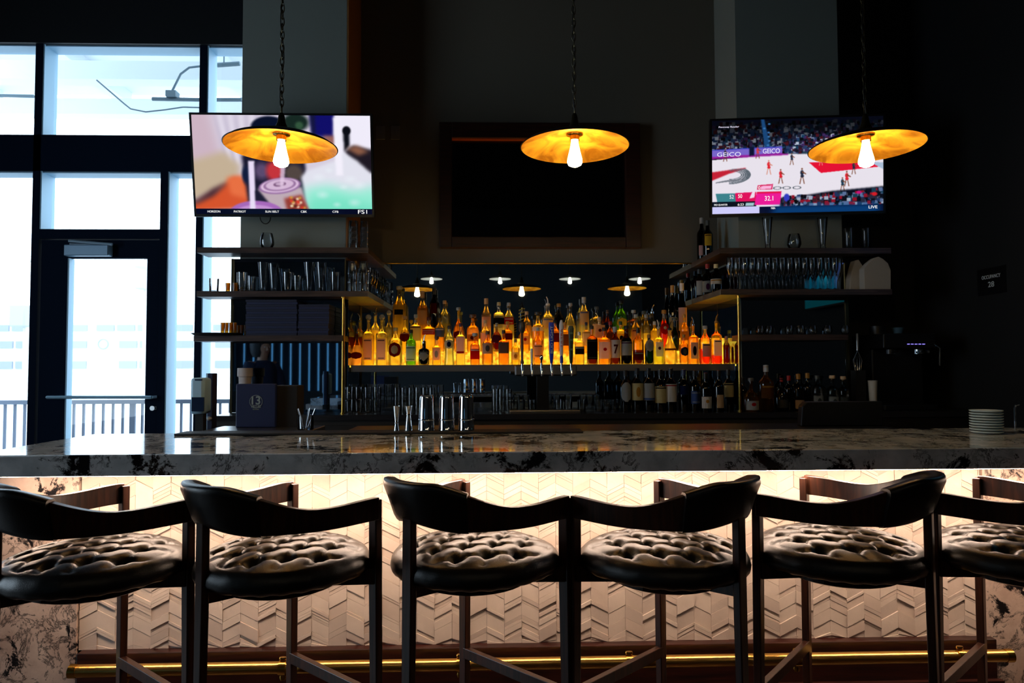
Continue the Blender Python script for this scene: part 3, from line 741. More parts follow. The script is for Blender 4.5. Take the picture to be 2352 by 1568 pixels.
cb = MB(); cb.tube([(-.14+.035*math.cos(t*PI/10),.03,-.335-.045*math.sin(t*PI/10)) for t in range(11)],.0035,6); cb.build('cable', M_blackm, tva)
tvb, w_, h_ = television('large television on the right column, showing a basketball game', 1830, 381, 4.56, 1.165, .672, 3, -6, tv2(), .26)
M_tpurp = emit('screen_text_lilac', (.85,.8,1,1), 1.0)
text('screen_text','GEICO',.1*w_,.05*h_,M_tpurp,tvb,sxy(.35,.335)); text('screen_text','GEICO',.14*w_,.045*h_,M_tpurp,tvb,sxy(.1,.36))
text('screen_text','Pennway Reader',.12*w_,.022*h_,M_tpurp,tvb,sxy(.1,.068))
M_tk = M_txt
text('screen_text','52',.024*w_,.04*h_,M_tk,tvb,sxy(.115,.815)); text('screen_text','50',.024*w_,.04*h_,M_tk,tvb,sxy(.165,.81)); text('screen_text','32.1',.05*w_,.05*h_,M_tk,tvb,sxy(.335,.84)); text('screen_text','3RD QUARTER',.08*w_,.022*h_,M_tk,tvb,sxy(.05,.9)); text('screen_text','6:23',.035*w_,.024*h_,M_tk,tvb,sxy(.168,.9))
text('screen_text','NBA',.024*w_,.022*h_,M_tk,tvb,sxy(.36,.945)); text('screen_text','0',.012*w_,.035*h_,M_tk,tvb,sxy(.278,.725)); text('screen_text','LIVE',.05*w_,.03*h_,M_tk,tvb,sxy(.94,.955))

a3 = canvas(160,90,(12,110,128)); poly(a3, [(0,0),(.5,0),(.4,.8),(0,.9)], (112,124,176), .04); poly(a3, [(0,.9),(1,.86),(1,1),(0,1)], (10,90,90), .01); ell(a3,.6,.4,.2,.3,(60,190,200),.6)
tvc, w_, h_ = television('television on the right wall outside the frame, seen as a cyan mirror patch', 1830, 381, 4.56, 1.1, .64, 0, 0, a3, .09)
tvc.location = (XR-.115,3.24,2.25); tvc.rotation_euler = (0,0,-PI/2)
# ================================================================ FRAMED DARK MIRROR, MIRRORS, TRIM
fx0, fx1, fz0, fz1 = X(1011,YM,500), X(1468,YM,500), Z(572,YM,1240), Z(289,YM,1240)
ix0, ix1, iz0, iz1 = X(1038,YM-.06,500), X(1437,YM-.06,500), Z(544,YM-.06,1240), Z(318,YM-.06,1240)
pf = thing('framed_dark_mirror', 'wide dark glass picture in a deep mahogany frame above the bottles', 'framed mirror', ((fx0+fx1)/2,YM,(fz0+fz1)/2))
cx, cz_ = (fx0+fx1)/2, (fz0+fz1)/2
m = MB(); y0, y1 = -.075, 0
m.box(fx0-cx,ix0-cx,y0,y1,fz0-cz_,fz1-cz_).box(ix1-cx,fx1-cx,y0,y1,fz0-cz_,fz1-cz_).box(ix0-cx,ix1-cx,y0,y1,iz1-cz_,fz1-cz_).box(ix0-cx,ix1-cx,y0,y1,fz0-cz_,iz0-cz_)
m.build('frame', M_mahog, pf, smooth=False, bevel=.005)
M_bevel_glow = pbr('bevel_glow_orange', col(190,96,34), .35)  # warm light under the frame's top inner bevel, put into a strip's colour
MB().box(ix0-cx,ix1-cx,-.07,-.02,iz1-cz_-.009,iz1-cz_).build('lit_bevel_strip', M_bevel_glow, pf, smooth=False)
MB().box(ix0-cx-.01,ix1-cx+.01,-.02,-.008,iz0-cz_-.01,iz1-cz_+.01).build('glass', pbr('dark_picture_glass', col(5,6,9), .02, spec=.6), pf, smooth=False)
ZBC = 1.05    # back counter
ml0, ml1, mz0, mz1 = xcl1+.03, xcr0-.015, ZBC, zt
for xa_, xb_, l_ in ((xcl1+.013,xcl1+.02,'left'),(xcr0-.012,xcr0-.004,'right')):
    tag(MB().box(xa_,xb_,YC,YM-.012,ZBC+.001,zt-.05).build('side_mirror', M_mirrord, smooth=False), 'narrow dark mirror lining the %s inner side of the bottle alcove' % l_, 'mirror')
tag(MB().box(ml0,ml1,YM-.008,YM-.001,mz0,mz1).build('back_mirror', M_mirror, smooth=False), 'wide mirror behind the lit liquor bottles', 'mirror')
tag(MB().tube([(ml0,YM-.012,mz1),(ml1,YM-.012,mz1)],.005,12).build('mirror_trim_rail', pbr('trim_metal', col(120,104,70), .22, metal=1)), 'thin brass strip along the top edge of the wide mirror', 'trim strip')
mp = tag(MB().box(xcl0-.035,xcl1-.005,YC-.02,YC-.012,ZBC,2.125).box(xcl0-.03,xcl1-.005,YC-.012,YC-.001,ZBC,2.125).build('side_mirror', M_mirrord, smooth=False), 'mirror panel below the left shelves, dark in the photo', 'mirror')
MB().box(xcl0-.05,xcl0-.035,YC-.03,YC-.001,ZBC,2.125).build('mirror_edge', M_brassd, mp, smooth=False)
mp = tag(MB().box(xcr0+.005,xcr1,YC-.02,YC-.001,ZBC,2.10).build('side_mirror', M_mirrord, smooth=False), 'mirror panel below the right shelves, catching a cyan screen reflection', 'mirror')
MB().box(xcr1,xcr1+.02,YC-.03,YC-.001,ZBC,2.10).build('mirror_edge', M_brassd, mp, smooth=False)
for px, lab in ((874,'left of two grey switch plates beside the left television'),(908,'right of two grey switch plates beside the left television')):
    q = P(px,305,YM); t = thing('switch_plate', lab, 'switch plate', q, group='switch plates on the back wall')
    MB().box(-.035,.035,-.008,0,-.055,.055).build('plate', pbr('switch_grey', col(120,120,125), .5), t, smooth=False, bevel=.003)
    MB().box(-.012,.012,-.013,-.008,-.02,.02).build('rocker', pbr('switch_grey', col(120,120,125), .5), t, smooth=False)
sg = thing('occupancy_sign', 'small black sign reading OCCUPANCY 28 on the dark right wall', 'sign', (XR,XR*F/(2308-1130),Z(645,XR*F/(2308-1130),2308))); sg.rotation_euler = (0,0,-PI/2)
MB().box(-.13,.13,-.006,0,-.09,.09).build('plate', M_black, sg, smooth=False)
M_stx = pbr('sign_lettering', col(215,225,230), .6)
text('lettering','OCCUPANCY',.17,.024,M_stx,sg,(0,-.007,.03)); text('lettering','28',.055,.036,M_stx,sg,(0,-.007,-.022))

# ================================================================ SHELVES
YS = 4.62
zs1 = Z(568,YS,700); zs2 = Z(668,YS,700); zs3 = Z(770,YS,620); TH = .038
xsl, xsr = X(452,YS,620), X(846,YS,570); xrl, xrr = X(1654,YS,575), X(2048,YS,620)
def shelf(lab, z, x0, x1, wing, side):
    """front board in front of the column; wing runs back to the mirror wall"""
    m = MB()
    if side < 0:
        pts = [(x0,YS),(x1,YS),(x1,YM-.01),(xcl1+.014,YM-.01),(xcl1+.014,YC-.035),(x0,YC-.035)] if wing else [(x0,YS),(x1,YS),(x1,YC-.035),(x0,YC-.035)]
    else:
        pts = [(x0,YS),(x1,YS),(x1,YC-.025),(xcr0-.004,YC-.025),(xcr0-.004,YM-.01),(x0,YM-.01)] if wing else [(x0,YS),(x1,YS),(x1,YC-.025),(x0,YC-.025)]
    n = len(pts); vs = [(x,y,z-TH) for x,y in pts]+[(x,y,z) for x,y in pts]
    m.add(vs, [tuple(reversed(range(n))), tuple(range(n,2*n))]+[(i,(i+1)%n,n+(i+1)%n,n+i) for i in range(n)])
    me = m.build('wall_shelf', M_shelf, smooth=False)
    tag(me, lab, 'shelf', 'shelves left of the mirror' if side < 0 else 'shelves right of the mirror'); return me
shelf('top left walnut shelf, holding one stemless glass, runs to the mirror', zs1, xsl, xsr, 1, -1)
shelf('middle left walnut shelf crowded with assorted drinking glasses', zs2, xsl, xsr, 1, -1)
shelf('lowest left walnut shelf carrying the navy menu stacks and black tray', zs3, X(445,YS,770), X(786,YS,770), 0, -1)
zr1 = Z(569,YS,1800); zr2 = Z(664,YS,1800); zr3 = Z(768,YS,1800)
shelf('top right walnut shelf with tall beer glasses under the television', zr1, xrl, xrr, 1, 1)
shelf('middle right walnut shelf holding the row of flutes and paper bags', zr2, xrl, xrr, 1, 1)
shelf('lowest right dark shelf above the whiskey bottles', zr3, X(1704,YS,770), X(1948,YS,770), 0, 1)
for px, lab, zt_ in ((788,'brass post holding the left shelves beside the lit bottles',zs2-TH),(1698,'brass post holding the right shelves beside the lit bottles',zr2-TH)):
    x = X(px,YS+.03,800); t = thing('shelf_post', lab, 'post', (x,YS+.03,ZBC), group='brass shelf posts')
    MB().tube([(0,0,0),(0,0,zt_-ZBC)],.0095,14).build('tube', M_brass, t)
    for z_ in (.0,zt_-ZBC-.006): MB().lathe([(0,0),(.018,0),(.018,.006),(0,.006)],16,(0,0,z_)).build('flange', M_brass, t)

# ================================================================ BACK COUNTER, LIT LIQUOR STEPS
bc = thing('back_counter', 'long dark back counter with drawers under the mirror', 'counter', (0,4.5,0))
MB().box(xcl0-.05,XR-.02,0,YC-.03-4.5,ZBC-.035,ZBC).build('worktop', pbr('back_top', col(34,34,38), .25), bc, smooth=False)
tag(MB().box(xcl1+.004,xcr0-.004,YC-.028,YM-.01,0,ZBC).build('alcove_counter', MC['back_top'], smooth=False), 'dark counter set into the alcove under the wide mirror', 'counter')
tag(MB().box(xcr1+.03,XR-.02,YC-.028,YM-.01,0,ZBC).build('corner_counter', MC['back_top'], smooth=False), 'dark counter in the right corner under the coffee machine', 'counter')
MB().box(xcl0-.03,XR-.03,.02,.30,.1,ZBC-.035).build('cabinet', pbr('dark_cabinet', col(20,14,12), .5), bc, smooth=False)
MB().box(xcl0-.03,XR-.03,.06,.30,0,.1).build('plinth', M_blackm, bc, smooth=False)
x = xcl0
while x < XR-.6:
    dr_ = MB().box(x+.01,x+.55,.0,.02,.62,.98).build('door', MC['dark_cabinet'], bc, smooth=False)
    MB().tube([(x+.2,-.02,.93),(x+.36,-.02,.93)],.005).build('handle', M_steelb, dr_); x += .57
ub = thing('underbar_station', 'stainless underbar ledge between the counter and the back bar', 'bar station', (0,3.18,0))
uz = Z(985,3.3,900)
MB().box(X(470,3.3),X(720,3.3),0,.36,uz-.03,uz).build('ledge', M_steelb, ub, smooth=False, bevel=.004)
MB().box(X(800,3.3),X(2030,3.3),0,.36,uz-.03,uz-.004).build('worktop', pbr('dark_top', col(16,16,18), .35), ub, smooth=False)
MB().box(X(470,3.3),X(2030,3.3),.03,.34,0,uz-.03).build('cabinet', M_blackm, ub, smooth=False)
ZL = Z(838,4.92,1200); RS = .10; TY = [4.92,5.035,5.15,5.275]
lx0, lx1 = xcl1+.024, xcr0-.016
ds = thing('liquor_step_display', 'three-step liquor display glowing amber behind and below the bottles', 'bottle display', (0,4.92,ZL))
MB().box(lx0,lx1,-.012,-.002,-.046,.003).build('front_rail', pbr('polished_steel', col(165,165,170), .28, metal=1), ds, smooth=False, bevel=.002)
MB().box(lx0,lx1,0,.36,-.046,-.012).build('base', M_blackm, ds, smooth=False)
def amber(name, s0):
    m, N, L = nm(name); o = N.new('ShaderNodeOutputMaterial'); e = N.new('ShaderNodeEmission'); L.new(e.outputs[0], o.inputs[0])
    tc = N.new('ShaderNodeTexCoord'); n = N.new('ShaderNodeTexNoise'); n.inputs['Scale'].default_value = 26; n.inputs['Detail'].default_value = 3; L.new(tc.outputs['Object'], n.inputs['Vector'])
    r = N.new('ShaderNodeValToRGB'); r.color_ramp.elements[0].position = .38; r.color_ramp.elements[0].color = (.62,.17,.004,1); r.color_ramp.elements[1].position = .6; r.color_ramp.elements[1].color = (1,.58,.035,1)
    L.new(n.outputs['Fac'], r.inputs[0]); L.new(r.outputs[0], e.inputs[0]); e.inputs[1].default_value = s0; return m
M_am = amber('lit_acrylic', 1.6); M_am2 = amber('lit_acrylic_top', 7.0)
for k in range(3):
    z0 = -.012 if k == 0 else (k-1)*RS; z1 = k*RS
    ya, yb = TY[k]-4.92, TY[3]-4.92
    if k == 0: MB().box(lx0,lx1,0,yb,-.012,0).build('step', M_am2, ds, smooth=False)
    else: MB().box(lx0+.0,lx1,ya,yb,z0+.0005,z1).build('step', [M_am, M_am2], ds, smooth=False).data.polygons[1].material_index = 1
# ================================================================ BOTTLES
PR = {
 'round': [(0,0),(.92,0),(1,.02),(1,.60),(.93,.66),(.6,.72),(.34,.77),(.30,.81),(.30,.96),(.34,.965),(.34,1),(0,1)],
 'square': [(0,0),(.95,0),(1,.015),(1,.66),(.93,.70),(.5,.735),(.33,.76),(.30,.8),(.30,.96),(.35,.965),(.35,1),(0,1)],
 'wine': [(0,0),(.95,0),(1,.02),(1,.60),(.92,.66),(.6,.72),(.42,.77),(.37,.84),(.37,.96),(.4,.965),(.4,1),(0,1)],
 'champ': [(0,0),(.95,0),(1,.03),(1,.48),(.86,.58),(.6,.68),(.42,.78),(.36,.9),(.4,.93),(.4,1),(0,1)],
 'cone': [(0,0),(.9,0),(1,.03),(1,.28),(.88,.42),(.6,.58),(.36,.72),(.28,.82),(.27,.96),(.31,.965),(.31,1),(0,1)],
 'squat': [(0,0),(.85,0),(.96,.05),(1,.22),(.98,.42),(.8,.56),(.45,.62),(.28,.66),(.25,.95),(.3,.96),(.3,1),(0,1)],
 'apoth': [(0,0),(.93,0),(.97,.02),(1,.62),(.9,.70),(.5,.75),(.34,.78),(.33,.97),(.36,.98),(.36,1),(0,1)],
 'slim': [(0,0),(.95,0),(1,.02),(1,.68),(.85,.74),(.55,.79),(.42,.84),(.4,.97),(.44,.975),(.44,1),(0,1)],
 'waist': [(0,0),(.9,0),(.95,.03),(.8,.3),(.86,.5),(1,.66),(.9,.72),(.45,.77),(.32,.81),(.3,.97),(.34,.98),(.34,1),(0,1)],
 'globe': [(0,0),(.7,0),(.85,.04),(1,.25),(.98,.42),(.8,.58),(.45,.68),(.25,.72),(.22,.96),(.27,.97),(.27,1),(0,1)],
}
SQ = {'square':5,'apoth':3}
COLS = dict(yellow=(1,.72,.16,1), amber=(.95,.42,.06,1), orange=(1,.36,.05,1), clear=(.93,.90,.80,1), pale=(.98,.90,.5,1), red=(.85,.03,.02,1), dred=(.28,.01,.01,1),
  green=(.10,.55,.03,1), dgreen=(.02,.09,.04,1), black=(.012,.012,.02,1), brown=(.30,.09,.02,1), cream=(1,.86,.5,1), blue=(.1,.22,.45,1), gin=(.75,.9,.85,1), smoke=(.35,.33,.3,1),
  lime=(.75,.95,.2,1), wine=(.015,.02,.015,1), pink=(1,.55,.4,1))
LC = dict(white=col(225,220,215), pink=col(235,190,190), tan=col(205,170,130), grey=col(150,155,155), dgrey=col(75,80,80), black=col(16,16,22), red=col(160,20,18), dred=col(80,14,12),
  navy=col(20,30,70), blue=col(70,95,160), cream=col(215,200,150), yellow=col(225,185,60), gold=col(180,130,50), green=col(30,80,50), silver=col(170,175,180), brown=col(90,55,30), purple=col(70,30,70))
def label_patch(r, sq, z0, z1, shape, half, factor, taper=None):
    m = MB(); nx, nz = 12, 8; vs = []; fs = []
    for j in range(nz+1):
        v = j/nz
        for i in range(nx+1):
            u = i/nx*2-1
            if shape == 'oval': hw = math.sqrt(max(0,1-(2*v-1)**2)); uu = u*hw
            elif shape == 'diamond': uu = u*(1-abs(2*v-1))
            elif shape == 'hex': uu = u*min(1,(1-abs(2*v-1))*2.2+.25)
            else: uu = u
            an = -PI/2+uu*half; ca, sa = math.cos(an), math.sin(an); q = (abs(ca)**sq+abs(sa)**sq)**(-1/sq) if sq != 2 else 1
            vs.append((r*factor*ca*q, r*factor*sa*q, z0+(z1-z0)*v))
    for j in range(nz):
        for i in range(nx):
            a_ = j*(nx+1)+i; fs.append((a_,a_+1,a_+nx+2,a_+nx+1))
    return m.add(vs, fs)
BN = {'spout':0}
COLS = {k: tuple(math.sqrt(v) if k not in ('black','wine','dgreen','brown','dred') else v for v in c[:3])+(1,) for k, c in COLS.items()}
def bottle(loc, w, h, shape, liq, glassc, level, lab, cap, label, group, name='liquor_bottle', cat='bottle', rotz=0):
    r = w/2; sq = SQ.get(shape, 2)
    if sq != 2: r *= .93
    t = thing(name, label, cat, loc, rotz, group)
    prof = [(p*r, z*h) for p, z in PR[shape]]
    # split profile at the liquid level
    out = []; mis = []; lv = level*h
    for i in range(len(prof)-1):
        (r0,z0),(r1,z1) = prof[i], prof[i+1]; out.append((r0,z0))
        if z0 < lv < z1: f_ = (lv-z0)/(z1-z0); mis.append(0); out.append((r0+(r1-r0)*f_, lv)); mis.append(1)
        else: mis.append(0 if z1 <= lv else 1)
    out.append(prof[-1])
    opaque = liq in ('black','wine')
    mats = [gl(COLS[liq], .5 if liq not in ('black','wine','dgreen') else .15), gl(COLS[glassc], .25)]
    MB().lathe(out, 24, sq=sq, mis=mis).build('glass_body', mats, t, ang=50)
    if lab:
        shp, a0, a1, lc, em = lab
        zz0, zz1 = a0*h, a1*h
        rr = max(p for p,z in prof)
        half = {'oval':1.0,'diamond':1.0,'hex':1.0,'wrap':1.5,'rect':1.05,'tall':.7}[shp]
        fc = 1.02
        if shape == 'cone' and a0 > .3: fc = .93
        lo = label_patch(rr, sq, zz0, zz1, 'rect' if shp in ('wrap','tall') else shp, half, fc).build('label', paper(LC[lc]), t)
        if em:
            zc, hz = (zz0+zz1)/2, (zz1-zz0)
            kind, ec = em
            if kind == 'dot': label_patch(rr, sq, zc-.005, zc+.02, 'oval', .3, fc+.012).build('emblem', paper(LC[ec]), lo)
            elif kind == 'ring': label_patch(rr, sq, zc-hz*.3, zc+hz*.3, 'oval', .5, fc+.012).build('emblem', paper(LC[ec]), lo)
            elif kind == 'bar': label_patch(rr, sq, zz1-.014, zz1-.006, 'rect', half*.8, fc+.012).build('emblem', paper(LC[ec]), lo)
            elif kind == 'bars':
                label_patch(rr, sq, zz1-.016, zz1-.010, 'rect', half*.8, fc+.012).build('print_line', paper(LC[ec]), lo)
                label_patch(rr, sq, zz0+.010, zz0+.015, 'rect', half*.7, fc+.012).build('print_line', paper(LC[ec]), lo)
            elif kind == 'fig': label_patch(rr, sq, zc-hz*.32, zc+hz*.3, 'oval', .38, fc+.012).build('emblem', paper(LC[ec]), lo)
            elif kind == 'band': label_patch(rr, sq, zz0+.002, zz0+.016, 'rect', half, fc+.012).build('emblem', paper(LC[ec]), lo)
            elif kind == '7': text('emblem', '7', rr*.85, hz*.52, paper(LC[ec]), lo, (0,-rr*1.06,zc-.002), depth=.0004, bold=.03)
    ck, cc = cap; nr = [p for p,z in prof if z > .9*h][0]
    mc = pbr('cap_'+cc, LC.get(cc, (.5,.5,.5,1)), .4) if cc != 'steel' else M_steel
    if ck == 'cap': MB().lathe([(0,0),(nr*1.22,0),(nr*1.22,.022),(nr*1.05,.026),(0,.026)],16,(0,0,h-.02)).build('cap', mc, t)
    elif ck == 'foil': MB().lathe([(nr*1.12,-h*.13),(nr*1.15,.004),(0,.006)],16,(0,0,h)).build('foil', mc, t)
    elif ck == 'cork': MB().lathe([(0,0),(nr*.95,0),(nr*.95,.008),(nr*1.7,.009),(nr*1.7,.026),(nr*1.5,.03),(0,.03)],16,(0,0,h-.008)).build('stopper', mc, t)
    elif ck == 'ball': MB().lathe([(0,0),(nr,.002),(nr*1.1,.01),(nr*1.7,.018),(nr*1.7,.03),(nr,.042),(0,.045)],16,(0,0,h-.006)).build('stopper', mc, t)
    elif ck == 'spout':
        k = 1 if BN['spout'] % 2 else -1; BN['spout'] += 1
        MB().lathe([(0,0),(nr*1.15,0),(nr*1.2,.012),(nr*.6,.02),(0,.02)],12,(0,0,h-.004)).tube([(0,0,h+.012),(0,0,h+.03),(k*.004,-.004,h+.048),(k*.012,-.01,h+.062)],[.005,.0045,.004,.003],8).build('pour_spout', M_steel if cc == 'steel' else mc, t)
    return t
CAPH = {'cap':.006,'foil':.006,'cork':.022,'ball':.039,'spout':.062}
def row(items, Y, zbase, group):
    for it in items:
        px, w, top, shape, liq, gc, lev, lab, cap, desc = it
        x = X(px,Y,820); zt_ = Z(top,Y,px); h = zt_-zbase-CAPH[cap[0]]
        bottle((x,Y,zbase+.0005), w*Y/F, h, shape, liq, gc, lev, lab, cap, desc, group)
YR1, YR2, YR3 = 4.975, 5.092, 5.212
front = [
 (796,13,772,'slim','orange','orange',.9,None,('cap','black'),'small orange liqueur bottle at the left end of the front row'),
 (820,29,745,'cone','pink','brown',.62,('oval',.2,.42,'dred',None),('spout','steel'),'conical dark-necked liqueur bottle with dark red oval label'),
 (846,27,722,'square','yellow','clear',.66,('tall',.12,.58,'pink',('bars','navy')),('ball','silver'),'left of two identical square bottles with pink labels'),
 (877,27,722,'square','pale','clear',.6,('tall',.12,.58,'pink',('bars','navy')),('ball','silver'),'right of two identical square bottles with pink labels'),
 (908,32,752,'round','pale','pale',.55,('oval',.22,.62,'dred',('ring','cream')),('cap','cream'),'pale round bottle with a brown ring-shaped emblem'),
 (944,25,757,'apoth','green','green',.6,('rect',.12,.55,'white',('bars','green')),('cap','black'),'bright green gin bottle with a white label'),
 (974,27,768,'apoth','black','black',.8,('diamond',.18,.66,'grey',('bar','dgrey')),('spout','steel'),'stout black bottle with a grey diamond label'),
 (1003,21,772,'square','yellow','pale',.7,('tall',.2,.66,'pink',('fig','grey')),('cork','brown'),'short yellow bottle with cork stopper and framed pink label'),
 (1032,25,748,'waist','gin','gin',.6,('oval',.42,.66,'silver',('fig','navy')),('cap','black'),'pale blue-green gin bottle with black cap and oval picture'),
 (1058,23,742,'square','pale','clear',.72,('tall',.28,.68,'pink',('band','red')),('cap','purple'),'clear square gin bottle with tall pink and red label'),
 (1091,24,765,'apoth','orange','amber',.7,('rect',.2,.56,'red',('bar','white')),('cork','silver'),'orange bottle with a rounded deep red label'),
 (1120,26,760,'round','amber','amber',.6,('rect',.34,.66,'grey',('fig','dgrey')),('cap','brown'),'amber bottle with large plain light grey label'),
 (1157,26,758,'square','orange','amber',.6,('rect',.34,.66,'dgrey',None),('cap','black'),'orange bottle with square charcoal label'),
 (1184,20,778,'round','yellow','yellow',.7,('rect',.2,.5,'cream',('fig','gold')),('cap','gold'),'small yellow bottle just behind the leftmost tap handle'),
 (1236,24,752,'round','amber','amber',.65,('rect',.2,.55,'tan',('bars','brown')),('cap','silver'),'amber bottle seen between the short chrome and blue taps'),
 (1331,23,762,'square','yellow','clear',.7,('rect',.32,.56,'black',('bar','silver')),('cap','white'),'yellow bottle with white cap and black label'),
 (1360,26,748,'square','brown','amber',.66,('rect',.14,.66,'black',('bars','dgrey')),('cap','black'),'square whiskey bottle with wide black label'),
 (1388,28,752,'square','amber','amber',.72,('rect',.16,.62,'white',('dot','red')),('cap','black'),'square bourbon bottle, white label with a red dot'),
 (1413,25,750,'wine','brown','brown',.7,('wrap',.18,.66,'white',('7','dred')),('foil','silver'),'dark whiskey bottle whose white label shows a red 7'),
 (1439,26,748,'wine','black','brown',.7,('wrap',.24,.6,'silver',('bar','purple')),('cap','black'),'dark bottle with pale silver label right of the 7 bottle'),
 (1466,26,752,'round','brown','yellow',.4,('rect',.12,.34,'dred',('bar','grey')),('foil','black'),'half-empty yellow bottle with low dark red label'),
 (1491,22,768,'apoth','dgreen','dgreen',.7,('oval',.44,.86,'silver',('fig','grey')),('cap','gold'),'dark green bottle with silver oval shoulder label'),
 (1513,23,735,'square','lime','pale',.5,('tall',.22,.62,'white',('dot','purple')),('spout','white'),'clear rum bottle with white label and purple dot'),
 (1539,34,738,'cone','cream','cream',.9,('rect',.4,.46,'brown',None),('spout','black'),'large cream-white cone bottle with black spout'),
 (1571,21,768,'round','amber','amber',.7,('oval',.28,.6,'navy',('fig','dgrey')),('cap','gold'),'small amber bottle with round dark blue label'),
 (1593,23,728,'square','amber','amber',.5,('tall',.14,.56,'silver',('fig','black')),('spout','steel'),'rum bottle whose silver label shows a dark figure'),
 (1620,29,748,'round','red','yellow',.4,('tall',.2,.54,'grey',('bar','black')),('cap','silver'),'bright red liqueur bottle with grey label'),
 (1646,24,722,'square','red','yellow',.22,('tall',.2,.58,'white',('bar','navy')),('spout','gold'),'nearly empty bottle with a little red liquid and white label'),
 (1669,15,772,'slim','dred','smoke',.7,None,('cap','pink'),'thin dark red bottle at the right end of the front row'),
 (1689,19,776,'round','dred','smoke',.75,('rect',.1,.5,'dred',None),('cap','silver'),'short dark red bottle beside the right brass post'),
]
row(front, YR1, ZL, 'liquor bottles on the front step')
mid = [
 (826,20,720,'round','brown','smoke',.5,None,('spout','steel'),'slim dark bottle with curved spout behind the conical one'),
 (862,24,706,'round','yellow','clear',.6,None,('spout','steel'),'clear yellow bottle behind the twin square bottles'),
 (893,20,712,'round','smoke','smoke',.4,None,('ball','silver'),'smoky glass bottle with silver ball stopper, middle step left'),
 (930,26,726,'globe','yellow','pale',.7,('oval',.3,.6,'dred',('bar','pink')),('cork','tan'),'round-shouldered bottle with maroon label behind the green one'),
 (955,26,722,'square','pale','clear',.8,('rect',.3,.7,'cream',('bar','brown')),('cap','silver'),'pale square bottle with cream label above the black one'),
 (985,30,728,'square','yellow','pale',.8,('rect',.5,.66,'red',('bars','white')),('cap','dred'),'wide yellow bottle with bright red band'),
 (1010,24,722,'round','amber','smoke',.5,('rect',.4,.64,'blue',('bar','white')),('cap','black'),'bottle with blue-grey label on the middle step'),
 (1053,26,706,'globe','orange','yellow',.8,('oval',.3,.5,'dred',None),('cork','silver'),'orange pear-shaped bottle with pale stopper'),
 (1086,30,722,'apoth','amber','amber',.85,('rect',.3,.5,'gold',('fig','dred')),('cork','brown'),'wide amber tequila bottle with big wooden cork'),
 (1115,24,735,'round','pink','clear',.6,('rect',.3,.6,'pink',None),('cap','tan'),'bottle with plain salmon pink label, middle step'),
 (1141,26,742,'globe','dred','purple' if 0 else 'smoke',.6,('oval',.3,.6,'purple',None),('cap','silver'),'dark purple globe bottle on the middle step'),
 (1166,24,738,'square','orange','amber',.8,('rect',.4,.62,'dred',None),('cap','gold'),'orange bottle with small dark red square label'),
 (1206,24,742,'round','amber','amber',.7,('rect',.25,.55,'tan',('dot','red')),('cap','gold'),'amber bottle directly left of the tall clear one by the taps'),
 (1236,30,716,'apoth','amber','clear',.6,('rect',.55,.66,'white',None),('cork','black'),'clear flask bottle with black stopper between tap handles'),
 (1275,24,735,'round','orange','orange',.7,('rect',.3,.6,'dred',None),('cap','black'),'orange bottle half hidden behind the blue tap handle'),
 (1298,22,740,'square','amber','amber',.8,('rect',.2,.6,'brown',None),('cap','gold'),'brown-labelled bottle between white and green taps'),
 (1347,20,740,'square','amber','smoke',.6,('rect',.2,.7,'cream',('bar','gold')),('cap','navy'),'cream-labelled bottle with dark blue cap, middle step'),
 (1377,26,728,'square','orange','clear',.6,('rect',.4,.78,'tan',('dot','dred')),('cap','tan'),'tan-labelled square bottle behind the bourbon'),
 (1402,22,738,'round','amber','brown',.6,('rect',.3,.6,'brown',None),('cap','red'),'brown bottle with red cap behind the 7 bottle'),
 (1426,24,738,'square','yellow','yellow',.85,('rect',.3,.6,'yellow',('fig','black')),('cap','green'),'yellow-labelled bottle glowing behind the silver label bottle'),
 (1461,24,722,'round','amber','smoke',.6,('rect',.3,.6,'tan',('bar','dred')),('cap','silver'),'tan-labelled round bottle behind the half-empty one'),
 (1485,18,722,'slim','pale','smoke',.5,None,('cap','silver'),'slim clear bottle with silver cap, middle step right'),
 (1504,20,738,'apoth','yellow','yellow',.8,None,('cap','white'),'wide yellow unlabelled bottle on the middle step'),
 (1526,22,712,'champ','red','smoke',.75,('oval',.4,.7,'red',('dot','white')),('cap','gold'),'bottle with round red shoulder label above the cream one'),
 (1551,20,730,'champ','dgreen','dgreen',.8,None,('cork','dgrey'),'dark green rounded bottle beside the cream cone bottle'),
 (1573,20,722,'round','amber','yellow',.8,('rect',.3,.55,'gold',None),('cap','gold'),'gold-labelled amber bottle under the champagne neck'),
]
row(mid, YR2, ZL+RS, 'liquor bottles on the middle step')
